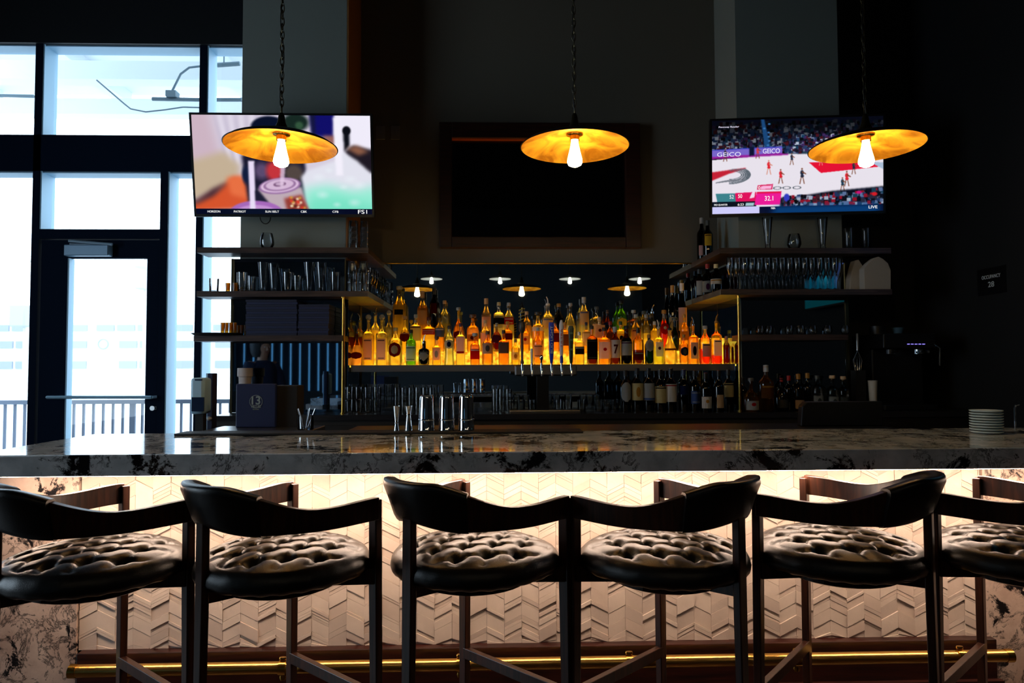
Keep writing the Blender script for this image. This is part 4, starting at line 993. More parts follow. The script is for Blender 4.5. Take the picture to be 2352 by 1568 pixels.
back = [
 (917,30,657,'wine','yellow','pale',.72,('tall',.46,.56,'black',None),('cap','silver'),'very tall pale yellow bottle at left of the top step'),
 (970,24,668,'wine','amber','clear',.7,('rect',.3,.6,'tan',None),('foil','tan'),'tall tan bottle under the reflected lamp'),
 (997,20,660,'slim','black','black',.9,('tall',.5,.7,'dred',None),('foil','black'),'tall black bottle with red trim on the top step'),
 (1021,24,690,'round','smoke','clear',.4,None,('cap','tan'),'clear near-empty bottle right of the tall black one'),
 (1117,22,685,'wine','pink','clear',.6,('rect',.3,.55,'pink',None),('foil','tan'),'bottle with long pinkish tan neck, top step'),
 (1146,26,694,'square','clear','clear',.3,('rect',.4,.58,'black',None),('cap','cream'),'clear square bottle with black label, top step'),
 (1169,24,695,'round','clear','clear',.4,('rect',.4,.6,'red',('bars','white')),('cap','silver'),'clear bottle with red and white bands'),
 (1210,22,715,'round','amber','smoke',.5,None,('cap','tan'),'amber bottle right of the striped tap handle, top step'),
 (1259,28,682,'round','clear','clear',.5,('rect',.3,.6,'tan',('bar','blue')),('spout','white'),'wide bottle with blue-white neck above the blue tap'),
 (1284,22,697,'wine','black','smoke',.6,('rect',.4,.6,'black',None),('cap','gold'),'black bottle above the white tap handle'),
 (1311,24,696,'globe','clear','clear',.4,None,('cork','silver'),'clear round-topped bottle above the green tap handle'),
 (1342,24,682,'wine','clear','clear',.5,('rect',.34,.66,'tan',('bar','blue')),('foil','silver'),'tall clear bottle with pink and blue label'),
 (1371,22,704,'square','clear','smoke',.4,('rect',.3,.5,'tan',None),('cork','dgrey'),'clear bottle with dark stopper right of the tall blue-labelled one'),
 (1396,26,712,'globe','brown','brown',.6,('oval',.3,.6,'navy',None),('cap','brown'),'dark round decanter on the top step'),
 (1428,26,690,'round','green','green',.5,('oval',.3,.55,'yellow',None),('cap','black'),'vivid green bottle in the top row'),
 (1456,22,712,'square','brown','smoke',.5,('rect',.3,.5,'dgrey',None),('cork','silver'),'smoky square bottle right of the vivid green one'),
 (1480,20,714,'slim','smoke','smoke',.5,None,('cap','dgrey'),'thin smoked glass bottle, top step right'),
 (1499,20,700,'wine','wine','smoke',.5,('rect',.3,.5,'dgrey',None),('spout','steel'),'dark bottle with metal spout, top step right'),
 (1546,20,655,'champ','wine','wine',.8,('rect',.1,.4,'grey',None),('foil','gold'),'tall champagne bottle with gold foil, left of the pair'),
 (1568,22,650,'champ','dgreen','dgreen',.8,('rect',.14,.56,'pink',None),('foil','white'),'tall champagne bottle with white foil, right of the pair'),
]
row(back, YR3, ZL+2*RS, 'liquor bottles on the top step')
# wines and spirits on the back counter, right half
def crow(items, Y0, zbase, group, name='wine_bottle'):
    for it in items:
        px, w, top, shape, liq, gc, lev, lab, cap, desc = it[:10]; Y = it[10] if len(it) > 10 else Y0
        h = Z(top,Y,px)-zbase-CAPH[cap[0]]
        bottle((X(px,Y,900),Y,zbase+.0005), w*Y/F, h, shape, liq, gc, lev, lab, cap, desc, group, name)
wines = [
 (1437,25,850,'wine','wine','wine',.8,('hex',.24,.72,'silver',None),('foil','black'),'wine bottle with pointed white label, leftmost of the wines'),
 (1464,26,845,'wine','wine','wine',.8,('wrap',.26,.66,'cream',('fig','gold')),('foil','black'),'wine bottle with cream label and dark swirl'),
 (1490,26,845,'wine','wine','wine',.8,('wrap',.26,.66,'silver',('band','blue')),('foil','black'),'wine bottle with blue and grey picture label'),
 (1517,26,848,'wine','wine','wine',.8,('wrap',.20,.6,'cream',('bar','black')),('foil','black'),'wine bottle with plain beige label, fourth wine'),
 (1541,26,845,'wine','wine','wine',.8,('wrap',.22,.64,'white',('bar','red')),('foil','black'),'wine bottle with white label and red line'),
 (1571,25,848,'wine','wine','wine',.8,('rect',.4,.62,'navy',None),('foil','navy'),'wine bottle with dark blue label, sixth wine'),
 (1596,25,850,'wine','wine','wine',.8,('rect',.18,.5,'blue',('bars','silver')),('foil','black'),'wine bottle with blue and silver striped label'),
 (1621,26,856,'wine','wine','wine',.8,('rect',.1,.4,'white',('dot','gold')),('foil','black'),'wine bottle with low white label and gold dot',4.60),
 (1651,24,850,'wine','wine','wine',.8,('tall',.1,.42,'tan',None),('foil','black'),'wine bottle with narrow tan label near the post',4.60),
 (1673,24,848,'wine','wine','wine',.8,('wrap',.34,.68,'cream',('bar','black')),('foil','black'),'wine bottle with bright cream label beside the brass post'),
]
crow(wines, 4.72, ZBC, 'wine bottles on the back counter')
spir = [
 (1725,34,868,'globe','orange','orange',.5,('rect',.06,.36,'silver',('dot','red')),('cork','dgrey'),'squat round whiskey bottle with white label',4.60),
 (1760,34,838,'round','amber','amber',.55,('rect',.30,.58,'brown',('bar','gold')),('foil','silver'),'large amber whiskey bottle with brown label',4.56),
 (1795,28,868,'globe','brown','brown',.5,('rect',.1,.36,'dgrey',None),('cap','red'),'dark flat bottle right of the large amber one'),
 (1834,24,858,'wine','brown','brown',.6,('rect',.06,.3,'tan',None),('foil','gold'),'dark bottle with gold foil and low tan label'),
 (1877,26,862,'apoth','smoke','smoke',.5,('rect',.1,.44,'grey',('fig','dgrey')),('cap','dgrey'),'smoky bottle with grey label, left of three alike'),
 (1912,26,862,'apoth','smoke','smoke',.5,('rect',.1,.44,'grey',('fig','dgrey')),('cork','tan'),'smoky bottle with grey label and cork, middle of three'),
 (1937,24,864,'apoth','smoke','smoke',.5,('rect',.1,.44,'dgrey',None),('cork','tan'),'darker smoky bottle with cork, right of three'),
 (1706,22,866,'wine','wine','wine',.5,None,('foil','black'),'plain dark bottle right of the brass post',4.70),
 (1812,22,862,'wine','wine','wine',.5,None,('foil','red'),'dark bottle with red foil behind the whiskeys',4.76),
 (1855,22,856,'wine','wine','wine',.5,None,('foil','gold'),'dark bottle with gold neck in the shadows',4.76),
]
crow(spir, 4.66, ZBC, 'whiskey bottles on the right back counter', 'liquor_bottle')
# bottles on the wing of the right shelves
def at_x(px, xw): return xw*F/(px-1130)
for px, z_, top, lab_, cap_, liq_, d_ in ((1652,zr2,606,('wrap',.3,.48,'white',('bar','gold')),('foil','cream'),'wine','squat dark bottle with white band at the shelf corner'),
    (1632,zr2,606,('wrap',.1,.46,'grey',('fig','purple')),('foil','red'),'wine','dark bottle with grey label and red foil, middle right shelf'),
    (1611,zr2,618,('tall',.1,.6,'white',None),('foil','black'),'dred','bottle with tall white label nearest the mirror'),
    (1634,zr1,506,('tall',.3,.62,'yellow',('bar','brown')),('foil','dgrey'),'wine','wine bottle with yellow label on the top right shelf'),
    (1620,zr1,500,('tall',.1,.34,'pink',None),('foil','silver'),'wine','wine bottle with small pink label on the top right shelf')):
    xw = xrl+.045; Y = min(at_x(px,xw), 5.24); h = Z(top,Y,px)-z_-.006
    bottle((xw,Y,z_+.0005), .075, h, 'wine', liq_, 'wine', .8, lab_, cap_, d_, 'bottles at the inner end of the right shelves', 'wine_bottle', rotz=-.25)

# ================================================================ GLASSWARE
GP = {
 'tumbler': ([(0,0),(.85,0),(.92,.02),(1,1),(.95,1),(.86,.12),(0,.10)], .1),
 'pint': ([(0,0),(.68,0),(.72,.02),(1,1),(.96,1),(.7,.1),(0,.08)], .15),
 'pilsner': ([(0,0),(.75,0),(.75,.03),(.5,.08),(.48,.14),(.7,.5),(1,1),(.96,1),(.66,.5),(.42,.16),(0,.14)], .2),
 'collins': ([(0,0),(.94,0),(.97,.02),(1,1),(.96,1),(.92,.08),(0,.07)], .16),
 'snifter': ([(0,0),(.45,0),(.72,.06),(.98,.3),(1,.45),(.9,.75),(.74,1),(.71,1),(.86,.75),(.95,.42),(.7,.12),(0,.08)], .1),
 'flute': ([(0,0),(.95,0),(1,.015),(.3,.04),(.13,.08),(.12,.38),(.4,.46),(.8,.62),(.92,.8),(.86,1),(.82,1),(.87,.8),(.74,.63),(.3,.49),(0,.46)], .2),
 'shot': ([(0,0),(.8,0),(.84,.03),(1,1),(.92,1),(.78,.25),(0,.2)], .06),
 'mug': ([(0,0),(.9,0),(1,.05),(1,1),(.93,1),(.93,.1),(0,.08)], .1),
}
GC = {}
def drink_glass(kind, px, top, Y, zb, w, label, group, name, m=None, cat='glass', xw=None, flip=False):
    h = Z(top,Y,px)-zb; x = X(px,Y,700) if xw is None else xw; key = (kind, round(w,1), round(h,2), m, flip)
    if key not in GC:
        pr, _ = GP[kind]; r = w*Y/F/2
        prof = [(p*r, z*h) for p,z in pr]
        if flip: prof = [(p, h-z) for p,z in prof]
        GC[key] = MB().lathe(prof, 20).mesh(name, m or M_clear, ang=60)
    o = bpy.data.objects.new(name, GC[key]); C.objects.link(o); o.location = (x,Y,zb+.0005)
    return tag(o, label, cat, group)
G1 = 'glasses on the middle left shelf'
M_tint = glass('amber_shot_glass', (1,.62,.12,1), .55, edge=False)
YG = 4.70
drink_glass('snifter',612,536,YG,zs1,32,'stemless glass alone on the top left shelf',None,'stemless_glass')
L_ = [('tumbler',556,626,24,'cut tumbler at the left of the middle shelf, before the mirror edge'),('tumbler',577,634,18,'small plain tumbler second from left on the middle shelf'),
 ('pilsner',604,603,24,'tall flared beer glass, leftmost on the middle left shelf'),('pilsner',628,606,24,'tall flared beer glass, second on the middle left shelf'),
 ('tumbler',661,626,26,'rocks glass with gold glint between the beer glasses'),('tumbler',683,634,20,'small rocks glass right of the glinting one'),
 ('pilsner',710,604,24,'tall flared beer glass, third on the middle left shelf'),('pilsner',737,606,24,'dim tall beer glass, fourth on the middle left shelf'),
 ('tumbler',770,627,24,'blue-tinged rocks glass left of the brass post'),('tumbler',491,640,22,'small clear glass in front of the bright window')]
for k_, px, top, w, lab in L_: drink_glass(k_,px,top,YG,zs2,w,lab,G1,'beer_glass' if k_ == 'pilsner' else 'tumbler')
for px, lab in ((523,'amber shot glass on the middle left shelf, left one'),(540,'amber shot glass on the middle left shelf, right one')): drink_glass('shot',px,650,YG,zs2,11,lab,'amber shot glasses','shot_glass',M_tint)
for px, lab in ((512,'amber shot glass on the tray, leftmost'),(521,'amber shot glass on the tray, second'),(531,'amber shot glass on the tray, third'),(540,'amber shot glass on the tray, rightmost')): drink_glass('shot',px,741,YG-.02,zs3+.018,9,lab,'amber shot glasses','shot_glass',M_tint)
# stacked tumblers and tall glasses on the wing towards the mirror
wx = xcl1+.06
def wing(kind, xw, Y, z, hh, w, lab, group, name, flip=False):
    px = 1130+xw*F/Y; top = 0
    key = (kind, 'w', w, hh, flip)
    if key not in GC: GC[key] = MB().lathe([(p*w/2, (hh-zz if flip else zz)) for p,zz in [(p,zz*hh) for p,zz in GP[kind][0]]],20).mesh(name, M_clear, ang=60)
    o = bpy.data.objects.new(name, GC[key]); C.objects.link(o); o.location = (xw,Y,z+.0005); return tag(o, lab, 'glass', group)
n_ = 0
for Y, xw in ((4.70,-.955),(4.70,-.885)):
    for k_ in range(3): wing('tumbler', xw, Y, zs2+k_*.062, .09, .066, ('left','right')[xw > -.92]+' stack of tumblers at the shelf corner, '+('bottom','middle','top')[k_]+' glass', G1, 'tumbler', True)
for Y, xw in ((4.80,-.955),(4.80,-.88)):
    wing('collins', xw, Y, zs2, .15, .06, ('left','right')[xw > -.92]+' tall straight glass behind the tumbler stacks', G1, 'highball_glass')
for Y in (4.9,5.0,5.1,5.2):
    wing('flute', -.885, Y, zs2, .2, .06, 'champagne flute on the left shelf end, %s from the mirror' % {4.9:'fourth',5.0:'third',5.1:'second',5.2:'nearest'}[Y], G1, 'champagne_flute')
for k_ in range(4): wing('tumbler', -.955, 4.72, zs1+k_*.042, .075, .068, 'tall stack of cut glasses on the top left shelf, left column, tier %s' % ('one','two','three','four')[k_], 'glass stack on the top left shelf', 'tumbler', True)
for k_ in range(4): wing('tumbler', -.885, 4.74, zs1+k_*.042, .075, .068, 'tall stack of cut glasses on the top left shelf, right column, tier %s' % ('one','two','three','four')[k_], 'glass stack on the top left shelf', 'tumbler', True)
# right shelves
for k_, px, top, w, lab in (('pilsner',1766,500,24,'tall flared beer glass on the top right shelf, left one'),('pilsner',1893,500,24,'tall flared beer glass on the top right shelf, right one'),
    ('snifter',1827,538,32,'stemless glass between two tall beer glasses on the top right shelf'),('mug',1953,525,22,'clear jar glass on the top right shelf beyond the beer glasses'),('tumbler',1993,525,20,'last small glass at the right end of the top right shelf')):
    drink_glass(k_,px,top,YG,zr1,w,lab,'glasses on the top right shelf',{'pilsner':'beer_glass','snifter':'stemless_glass','mug':'jar_glass','tumbler':'tumbler'}[k_])
for j, Y in enumerate((4.665,4.755)):
    for i in range(16):
        px = 1678+i*17.2+j*8.6
        if px > 1934: continue
        drink_glass('flute', px, 592+j*3, Y, zr2, 19, ('front' if j == 0 else 'back')+' row champagne flute, number from the corner: '+['one','two','three','four','five','six','seven','eight','nine','ten','eleven','twelve','thirteen','fourteen','fifteen','sixteen'][i], 'champagne flutes on the middle right shelf', 'champagne_flute')
for i, px in enumerate((1745,1765,1812,1838,1866,1900,1940)):
    drink_glass('snifter', px, 748, 4.68, zr3, 20, 'dark upturned coupe glass on the lowest right shelf, '+['first','second','third','fourth','fifth','sixth','seventh'][i]+' from left', 'coupe glasses on the lowest right shelf', 'coupe_glass')
# back counter glasses, left half
for r_, (z_, lv) in enumerate(((ZBC,'lower'),(ZBC+.088,'upper'))):
    for i, px in enumerate((803,824,845,866)):
        wing('tumbler', X(px,4.8,900), 4.8, z_, .084, .06, lv+' glass of the stacked pairs on the back counter, pair '+('one','two','three','four')[i], 'stacked rocks glasses on the back counter', 'tumbler')
for i, px in enumerate((912,928,944,960,976,992)): wing('collins', X(px,4.86,900), 4.86, ZBC, .165, .048, 'tall glass on the back counter behind the shakers, '+('first','second','third','fourth','fifth','sixth')[i]+' from left', 'tall glasses behind the shakers', 'highball_glass')
for i, px in enumerate((1137,1152,1168)): wing('collins', X(px,4.8,900), 4.8, ZBC, .155, .046, ('left','middle','right')[i]+' tall glass of three beside the tap tower', 'tall glasses beside the tap tower', 'highball_glass')
for i, px in enumerate((1196,1222,1283,1305,1336,1376,1394,1412)): wing('tumbler', X(px,4.86,920), 4.86, ZBC, .075, .062, ('small rocks glass below the taps, ','small rocks glass left of the wines, ')[i > 4]+('first','second','third','fourth','fifth','sixth','seventh','last')[i]+' of the row', 'rocks glasses below the taps', 'tumbler')
# ================================================================ BEER TOWER
YTw = 4.62
tz0, tz1 = Z(863,YTw,1250), Z(838,YTw,1250); tx_0, tx_1 = X(1182,YTw,850), X(1324,YTw,850); tcx = (tx_0+tx_1)/2
tw = thing('beer_tower', 'steel beer tower with a row of six chrome taps', 'beer tower', (tcx,YTw,ZBC))
MB().box(tx_0-tcx,tx_1-tcx,-.04,.05,tz0-ZBC,tz1-ZBC).build('manifold', M_steelb, tw, smooth=False, bevel=.01)
MB().box(-.06,.02,-.02,.04,.0,tz0-ZBC).build('column', pbr('dark_steel', col(60,62,66), .3, metal=1), tw, smooth=False)
MB().box(X(1170,4.55,940)-tcx,X(1332,4.55,940)-tcx,-.1,.03,0,.02).build('drip_tray', M_steelb, tw, smooth=False, bevel=.003)
HP = [1199,1221,1243,1266,1289,1311]
for i, px in enumerate(HP):
    x = X(px,YTw-.06,850)-tcx; zc = tz1-ZBC
    f_ = MB().tube([(x,-.04,zc-.02),(x,-.085,zc-.02)],.009,12).tube([(x,-.085,zc-.012),(x,-.088,zc-.03),(x+.003,-.105,zc-.075)],[.010,.008,.0055],12).tube([(x,-.085,zc-.012),(x,-.085,zc+.01)],.0085,12).build('faucet', M_chrome, tw)
ZH = tz1+.008; YH = YTw-.085
def handle(px, label, ytop):
    return thing('tap_handle', label, 'tap handle', (X(px,YTw-.06,850),YH,ZH)), Z(ytop,YH,px)-ZH
t, h = handle(HP[0],'tall ornate brown tap handle with a striped egg-shaped top',694)
MB().lathe([(0,0),(.011,0),(.013,.01),(.007,.03),(.010,.1),(.008,h*.5),(.012,h*.52),(0,h*.52)],14).build('shaft', wood('handle_wood', col(70,40,30), col(120,80,60), .4, 'Z'), t)
MB().lathe([(0,h*.50),(.012,h*.5),(.021,h*.55),(.023,h*.62),(.017,h*.68),(0,h*.7)],16).build('carved_figure', pbr('handle_dark', col(55,50,46), .4, bump=.6, bscale=90), t)
MB().lathe([(0,h*.68),(.014,h*.69),(.0195,h*.78),(.019,h*.86),(.012,h*.94),(.004,h),(0,h)],18).build('egg_top', pbr('handle_blackgloss', col(28,28,26), .2), t)
g = MB()
for q in range(4):
    zz_ = h*(.72+.055*q); rr = .0205 if q in (1,2) else .0185; g.tube([(rr*math.cos(a_*PI/8)*1.02, rr*math.sin(a_*PI/8)*1.02, zz_+.006*math.cos(a_*PI/8)) for a_ in range(16)],.0022,6,closed=True)
g.lathe([(0,-.003),(.006,-.003),(.006,.003),(0,.003)],10,(0,-.018,h*.9)); g.build('gold_stripes', pbr('stripe_gold', col(200,175,70), .35), t)
t, h = handle(HP[1],'short plain white tap handle',800); MB().lathe([(0,0),(.007,0),(.009,h*.9),(.006,h),(0,h)],14).build('grip', M_white, t)
t, h = handle(HP[2],'very short chrome tap knob between white and blue handles',815); MB().lathe([(0,0),(.006,0),(.006,h*.4),(.012,h*.55),(.013,h*.75),(.007,h),(0,h)],14).build('knob', M_chrome, t)
def paddle(t, h, pr, depth, m, nm_='paddle'):
    secs = []
    for w0_, z_ in pr:
        w_ = w0_; d_ = depth*(.6+.4*min(1,w0_/.02)); e = []
        for k_ in range(12):
            an = 2*PI*k_/12; ca, sa = math.cos(an), math.sin(an); q = (abs(ca)**4+abs(sa)**4)**(-.25); e.append((w_*ca*q, d_*sa*q, z_*h))
        secs.append(e)
    return MB().sweep(secs).build(nm_, m, t, ang=50)
t, h = handle(HP[3],'tall bright blue tap handle lettered BUD LIGHT vertically',740)
p_ = paddle(t, h, [(.006,0),(.009,.03),(.013,.15),(.016,.3),(.0175,.6),(.018,.95),(.0165,1)], .012, pbr('handle_blue', col(10,50,190), .3))
text('lettering','BUD LIGHT',h*.66,.017,pbr('sign_lettering', col(215,225,230), .6),p_,(.002,-.0128,h*.58),(PI/2,-PI/2,0))
t, h = handle(HP[4],'tall white and silver tap handle with red lettering ULTRA',735)
p_ = paddle(t, h, [(.005,0),(.010,.03),(.008,.12),(.011,.22),(.0135,.5),(.014,.9),(.006,1)], .010, pbr('handle_white', col(215,212,220), .3))
text('lettering','ULTRA',h*.4,.013,pbr('letter_red', col(190,20,30), .5),p_,(0,-.0112,h*.6),(PI/2,-PI/2,0))
b_ = MB().lathe([(.0,0),(.011,.0),(.012,.03),(.009,.05),(0,.05)],14,(0,0,.004)).build('collar', pbr('handle_blue', col(10,50,190), .3), t)
t, h = handle(HP[5],'dark green club-shaped tap handle at the right end',748)
p_ = paddle(t, h, [(.006,0),(.010,.04),(.013,.2),(.0145,.5),(.018,.85),(.019,.93),(.012,1)], .013, pbr('handle_green', col(28,56,44), .35))
for z_ in (.35,.6,.78): MB().box(-.012,.012,-.0145,-.012,h*z_,h*z_+.012).build('badge', pbr('badge_green', col(80,110,80), .5), p_, smooth=False)
# ================================================================ THINGS ON THE MARBLE COUNTER
bm = tag(MB().box(X(415,2.98),X(1335,2.98),2.925,3.045,ZT,ZT+.010).build('bar_mat', pbr('rubber_black', col(10,10,12), .6, bump=.8, bscale=400), bevel=.003), 'long black rubber bar mat on the back edge of the counter', 'bar mat')
def shaker(px, top, lab):
    Y = 2.985; z0 = ZT+.0105; h = Z(top,Y,px)-z0
    t = thing('cocktail_shaker', lab, 'cocktail shaker', (X(px,Y,950),Y,z0), group='cocktail shakers on the bar mat')
    b_ = MB().lathe([(0,0),(.0345,0),(.0362,.002),(.0362,.006),(.0352,.008),(.0345,.05),(.031,h-.012),(.029,h-.004),(.0,h-.003)],40).build('large_tin', M_chrome, t)
    MB().lathe([(.0358,.044),(.0366,.046),(.0366,.05),(.0352,.052)],40).build('rim', M_chrome, t)
    MB().lathe([(.0255,h-.006),(.028,h),(.0255,h+.002),(.024,h-.003)],40).build('top_rim', M_chrome, t)
for px, top, lab in ((980,908,'left of three upturned steel shakers on the mat'),(1026,908,'middle of three upturned steel shakers on the mat'),(1071,907,'right of three upturned steel shakers on the mat')): shaker(px, top, lab)
for px, inv, lab in ((911,0,'left steel jigger, wide cup upward and narrow waist low'),(939,1,'right steel jigger, narrow waist near its middle')):
    Y = 2.985; z0 = ZT+.0105; h = Z(932,Y,px)-z0
    pr = [(0,0),(.0125,0),(.0125,.002),(.0075,h*.30),(.0165,h),(.0155,h),(.006,h*.34),(0,h*.33)] if not inv else [(0,0),(.018,0),(.018,.002),(.010,h*.66),(.017,h),(.016,h),(.008,h*.7),(0,h*.69)]
    t = thing('jigger', lab, 'jigger', (X(px,Y,950),Y,z0), group='jiggers on the bar mat')
    MB().lathe(pr,28).build('double_cup', M_chrome, t); zc = h*.31 if not inv else h*.66; rc = .0085 if not inv else .0108
    MB().lathe([(rc-.001,zc-.004),(rc+.001,zc-.002),(rc+.001,zc+.002),(rc-.001,zc+.004)],28).build('collar', M_chrome, t)
# plates
Yp_ = 2.80; z = ZT+.0005; r_ = 34*Yp_/F
for i in range(9):
    t = MB().lathe([(0,0),(r_*.72,0),(r_*.98,.006),(r_,.009),(r_*.99,.0105),(r_*.7,.003),(0,.003)],40).mesh('plate', M_cream) if i == 0 else t
    o = bpy.data.objects.new('plate', t); C.objects.link(o); o.location = (X(2266,Yp_,990), Yp_, z+i*.0108)
    tag(o, 'small round plate in the stack on the counter, %s from the bottom' % ('first','second','third','fourth','fifth','sixth','seventh','eighth','top one, ninth')[i], 'plate', 'stacked plates at the right end of the counter')
# ================================================================ MENUS, TRAY, TOWER OF SMALL THINGS
M_navy = pbr('menu_navy', col(14,28,74), .55, bump=.2, bscale=200)
M_navy2 = pbr('menu_navy_deep', col(10,20,56), .6)
M_page = pbr('menu_edge', col(30,44,90), .7)
for (pa, pb, n_, lab) in ((566,683,15,'left stack of navy menus on the lowest left shelf'),(686,756,13,'right stack of navy menus on the lowest left shelf')):
    x0, x1 = X(pa,YS+.03,720), X(pb,YS+.03,720); hz = (Z(688,YS+.03,650)-zs3)/15
    for i in range(n_):
        dx = random.uniform(-.004,.004); t = MB().box(-(x1-x0)/2,(x1-x0)/2,-.085,.085,0.0003,hz-.0008)
        o = t.build('menu', M_navy if i % 2 else M_navy2, smooth=False); o.location = ((x0+x1)/2+dx, YS+.105, zs3+i*hz)
        o['label'] = lab.replace('stack of navy menus', 'stack, navy menu')+', layer %d from the bottom' % (i+1); o['category'] = 'menu'; o['group'] = 'navy menus stacked on the shelf'
Ym = 3.42; zu = uz+.0005
mx0, mx1 = X(541,Ym,920), X(634,Ym,920); mzt = Z(881,Ym,600)
mb = thing('standing_menu', 'navy menu standing upright with a pale 13 VIRTUES emblem', 'menu', ((mx0+mx1)/2,Ym,zu), rotz=.0)
MB().box(-(mx1-mx0)/2,(mx1-mx0)/2,0,.022,0,mzt-zu).build('cover', M_navy, mb, smooth=False, bevel=.006)
M_emb = pbr('emblem_grey', col(150,165,165), .5)
ez = Z(922,Ym,588)-zu; ex = X(588,Ym,920)-(mx0+mx1)/2
text('emblem_text','13',.042,.042,M_emb,mb,(ex,-.0008,ez+.006),bold=.02); text('emblem_text','VIRTUES',.048,.014,M_emb,mb,(ex,-.0008,ez-.024),bold=.01); text('emblem_text','BREWING',.03,.006,M_emb,mb,(ex,-.0008,ez-.038))
MB().tube([(ex+.031*math.cos(t*PI/14),-.0008,ez+.031*math.sin(t*PI/14)) for t in range(28)],.0012,5,closed=True).build('emblem_ring', M_emb, mb)
mb2 = thing('menu_holder', 'dark box of menus behind the standing navy menu', 'box', (X(660,3.5,920),3.5,zu-.004))
MB().box(-.065,.065,-.05,.07,0,mzt-zu-.006).build('box_body', M_blackm, mb2, smooth=False, bevel=.004)
tr = thing('serving_tray', 'black round-edged tray overhanging the lowest left shelf', 'tray', (X(500,4.66,765),4.66,zs3+.001))
MB().lathe([(0,0),(.15,0),(.17,.012),(.175,.016),(.168,.016),(.15,.004),(0,.004)],40,sy=.6).build('tray_body', M_blackm, tr)
# point-of-sale arm on the left, napkin dispenser
Yd = 3.5
dpx = thing('paper_towel_dispenser', 'pale blue rounded dispenser with a dark window, left of the menu', 'dispenser', (X(462,Yd,905),Yd,0))
def dz(py): return Z(py,Yd,462)
w2 = (X(478,Yd)-X(446,Yd))/2
M_pb = pbr('dispenser_pale_blue', col(175,215,240), .35)
MB().box(-w2,w2,-.05,.05,dz(950),dz(867)).build('housing', M_pb, dpx, bevel=.015)
MB().box(-w2+.012,w2+.002,-.056,-.048,dz(943),dz(911)).build('window', pbr('dispenser_window', col(6,30,64), .3), dpx, smooth=False)
MB().box(-w2+.025,w2-.01,-.053,-.045,dz(873),dz(870)).build('slot', pbr('dispenser_window', col(6,30,64), .3), dpx, smooth=False)
MB().box(-.02,.02,-.02,.02,0,dz(950)).build('stand', M_blackm, dpx, smooth=False)
ps = thing('upright_display', 'slim upright screen seen edge-on beside the dispenser', 'screen', (X(488,3.6,920),3.6,0))
MB().box(-.014,.012,-.03,.03,dz(990),Z(857,3.6,488)).build('panel', M_navy2, ps, smooth=False, bevel=.003)
MB().box(-.022,-.014,-.03,.03,dz(990),Z(857,3.6,488)).build('bezel', M_pb, ps, smooth=False)
MB().box(-.02,.02,-.05,.05,0,dz(990)).build('stand', M_blackm, ps, smooth=False)
ko = MB().lathe([(0,-.012),(.014,-.006),(.016,.0),(.014,.006),(0,.012)],16); kn = ko.build('knob', M_white, ps); kn.location = (-.004,-.035,Z(960,3.6,488))
# glass of utensils near the left end
ug = thing('utensil_jar', 'glass jar of bar picks and spoons behind the mat', 'jar', (X(702,3.3,970),3.3,uz+.0005))
MB().lathe([(0,0),(.035,0),(.038,.004),(.04,.07),(.037,.07),(.034,.006),(0,.006)],24).build('jar', M_clear, ug)
for i in range(5):
    a_ = i*1.3; MB().tube([(.01*math.cos(a_),.01*math.sin(a_),.008),(.045*math.cos(a_),.03*math.sin(a_),.1)],.0022,6).build('pick', M_steel, ug)
# point-of-sale terminal
tm = thing('cash_terminal', 'black rounded terminal seen from behind, right side of the bar', 'terminal', (X(1930,3.35,960),3.35,uz-.003))
hw = (X(2025,3.35)-X(1838,3.35))/2; th_ = Z(922,3.35,1930)-uz+.004
MB().sweep([[(-hw,y,0),(hw,y,0),(hw,y,th_),(-hw+.03,y,th_),(-hw+.008,y,th_-.02)] for y in (-.02,.03)]).build('display_back', M_black, tm, smooth=False, bevel=.006)
MB().box(-.05,.05,0,.09,0,th_*.6).build('foot', M_black, tm, smooth=False)
# paper bags
M_bag = pbr('paper_white', col(165,160,152), .85, bump=.5, bscale=30)
for px0, px1, top, lab, yy in ((1948,1980,597,'left, narrower folded white paper bag beside the flutes',4.745),(1981,2043,590,'right, wider white paper bag at the end of the shelf',4.67)):
    x0, x1 = X(px0,yy,630), X(px1,yy,630); w_ = x1-x0; hh = Z(top,yy,px0)-zr2
    pts = [(0,0),(w_,0),(w_,hh*.78),(w_*.82,hh*.9),(w_*.68,hh),(w_*.42,hh*.97),(w_*.22,hh*.7),(w_*.04,hh*.4)] if px0 < 1960 else [(0,0),(w_*.98,0),(w_,hh*.58),(w_*.9,hh*.8),(w_*.72,hh*.93),(w_*.55,hh),(w_*.42,hh*.96),(w_*.2,hh*.82),(0,hh*.64)]
    t = thing('paper_bag', lab, 'paper bag', (x0,yy,zr2+.0005), group='paper bags on the right shelf')
    MB().prism(pts,-.02,.045).build('bag', M_bag, t, smooth=False, bevel=.004)
# paper cup
Yc_ = 4.7; pc = thing('paper_cup', 'tall white paper cup left of the coffee machine', 'cup', (X(2005,Yc_,900),Yc_,ZBC))
MB().lathe([(0,0),(.022,0),(.03,.2),(.032,.202),(.03,.205),(.027,.203),(0,.01)],24).build('cup_body', pbr('cup_white', col(190,186,176), .7), pc)
pb2 = thing('paper_cup', 'small pale cup low on the back counter near the whiskeys', 'cup', (X(1985,Yc_,920),Yc_,ZBC)); MB().lathe([(0,0),(.03,0),(.036,.045),(.034,.045),(.028,.004),(0,.004)],24).build('cup_body', pbr('cup_white', col(190,186,176), .7), pb2)
wh = thing('steel_whisk', 'whisk and tongs hanging dimly left of the coffee machine', 'whisk', (X(1970,4.75,820),4.75,Z(860,4.75,1970)))
for k_ in range(5): MB().tube([(0,0,.17),(.03*math.cos(k_*PI/5),.03*math.sin(k_*PI/5),.1),(.018*math.cos(k_*PI/5),.018*math.sin(k_*PI/5),.03),(0,0,.015)],.0016,5).build('wire', M_steel, wh)
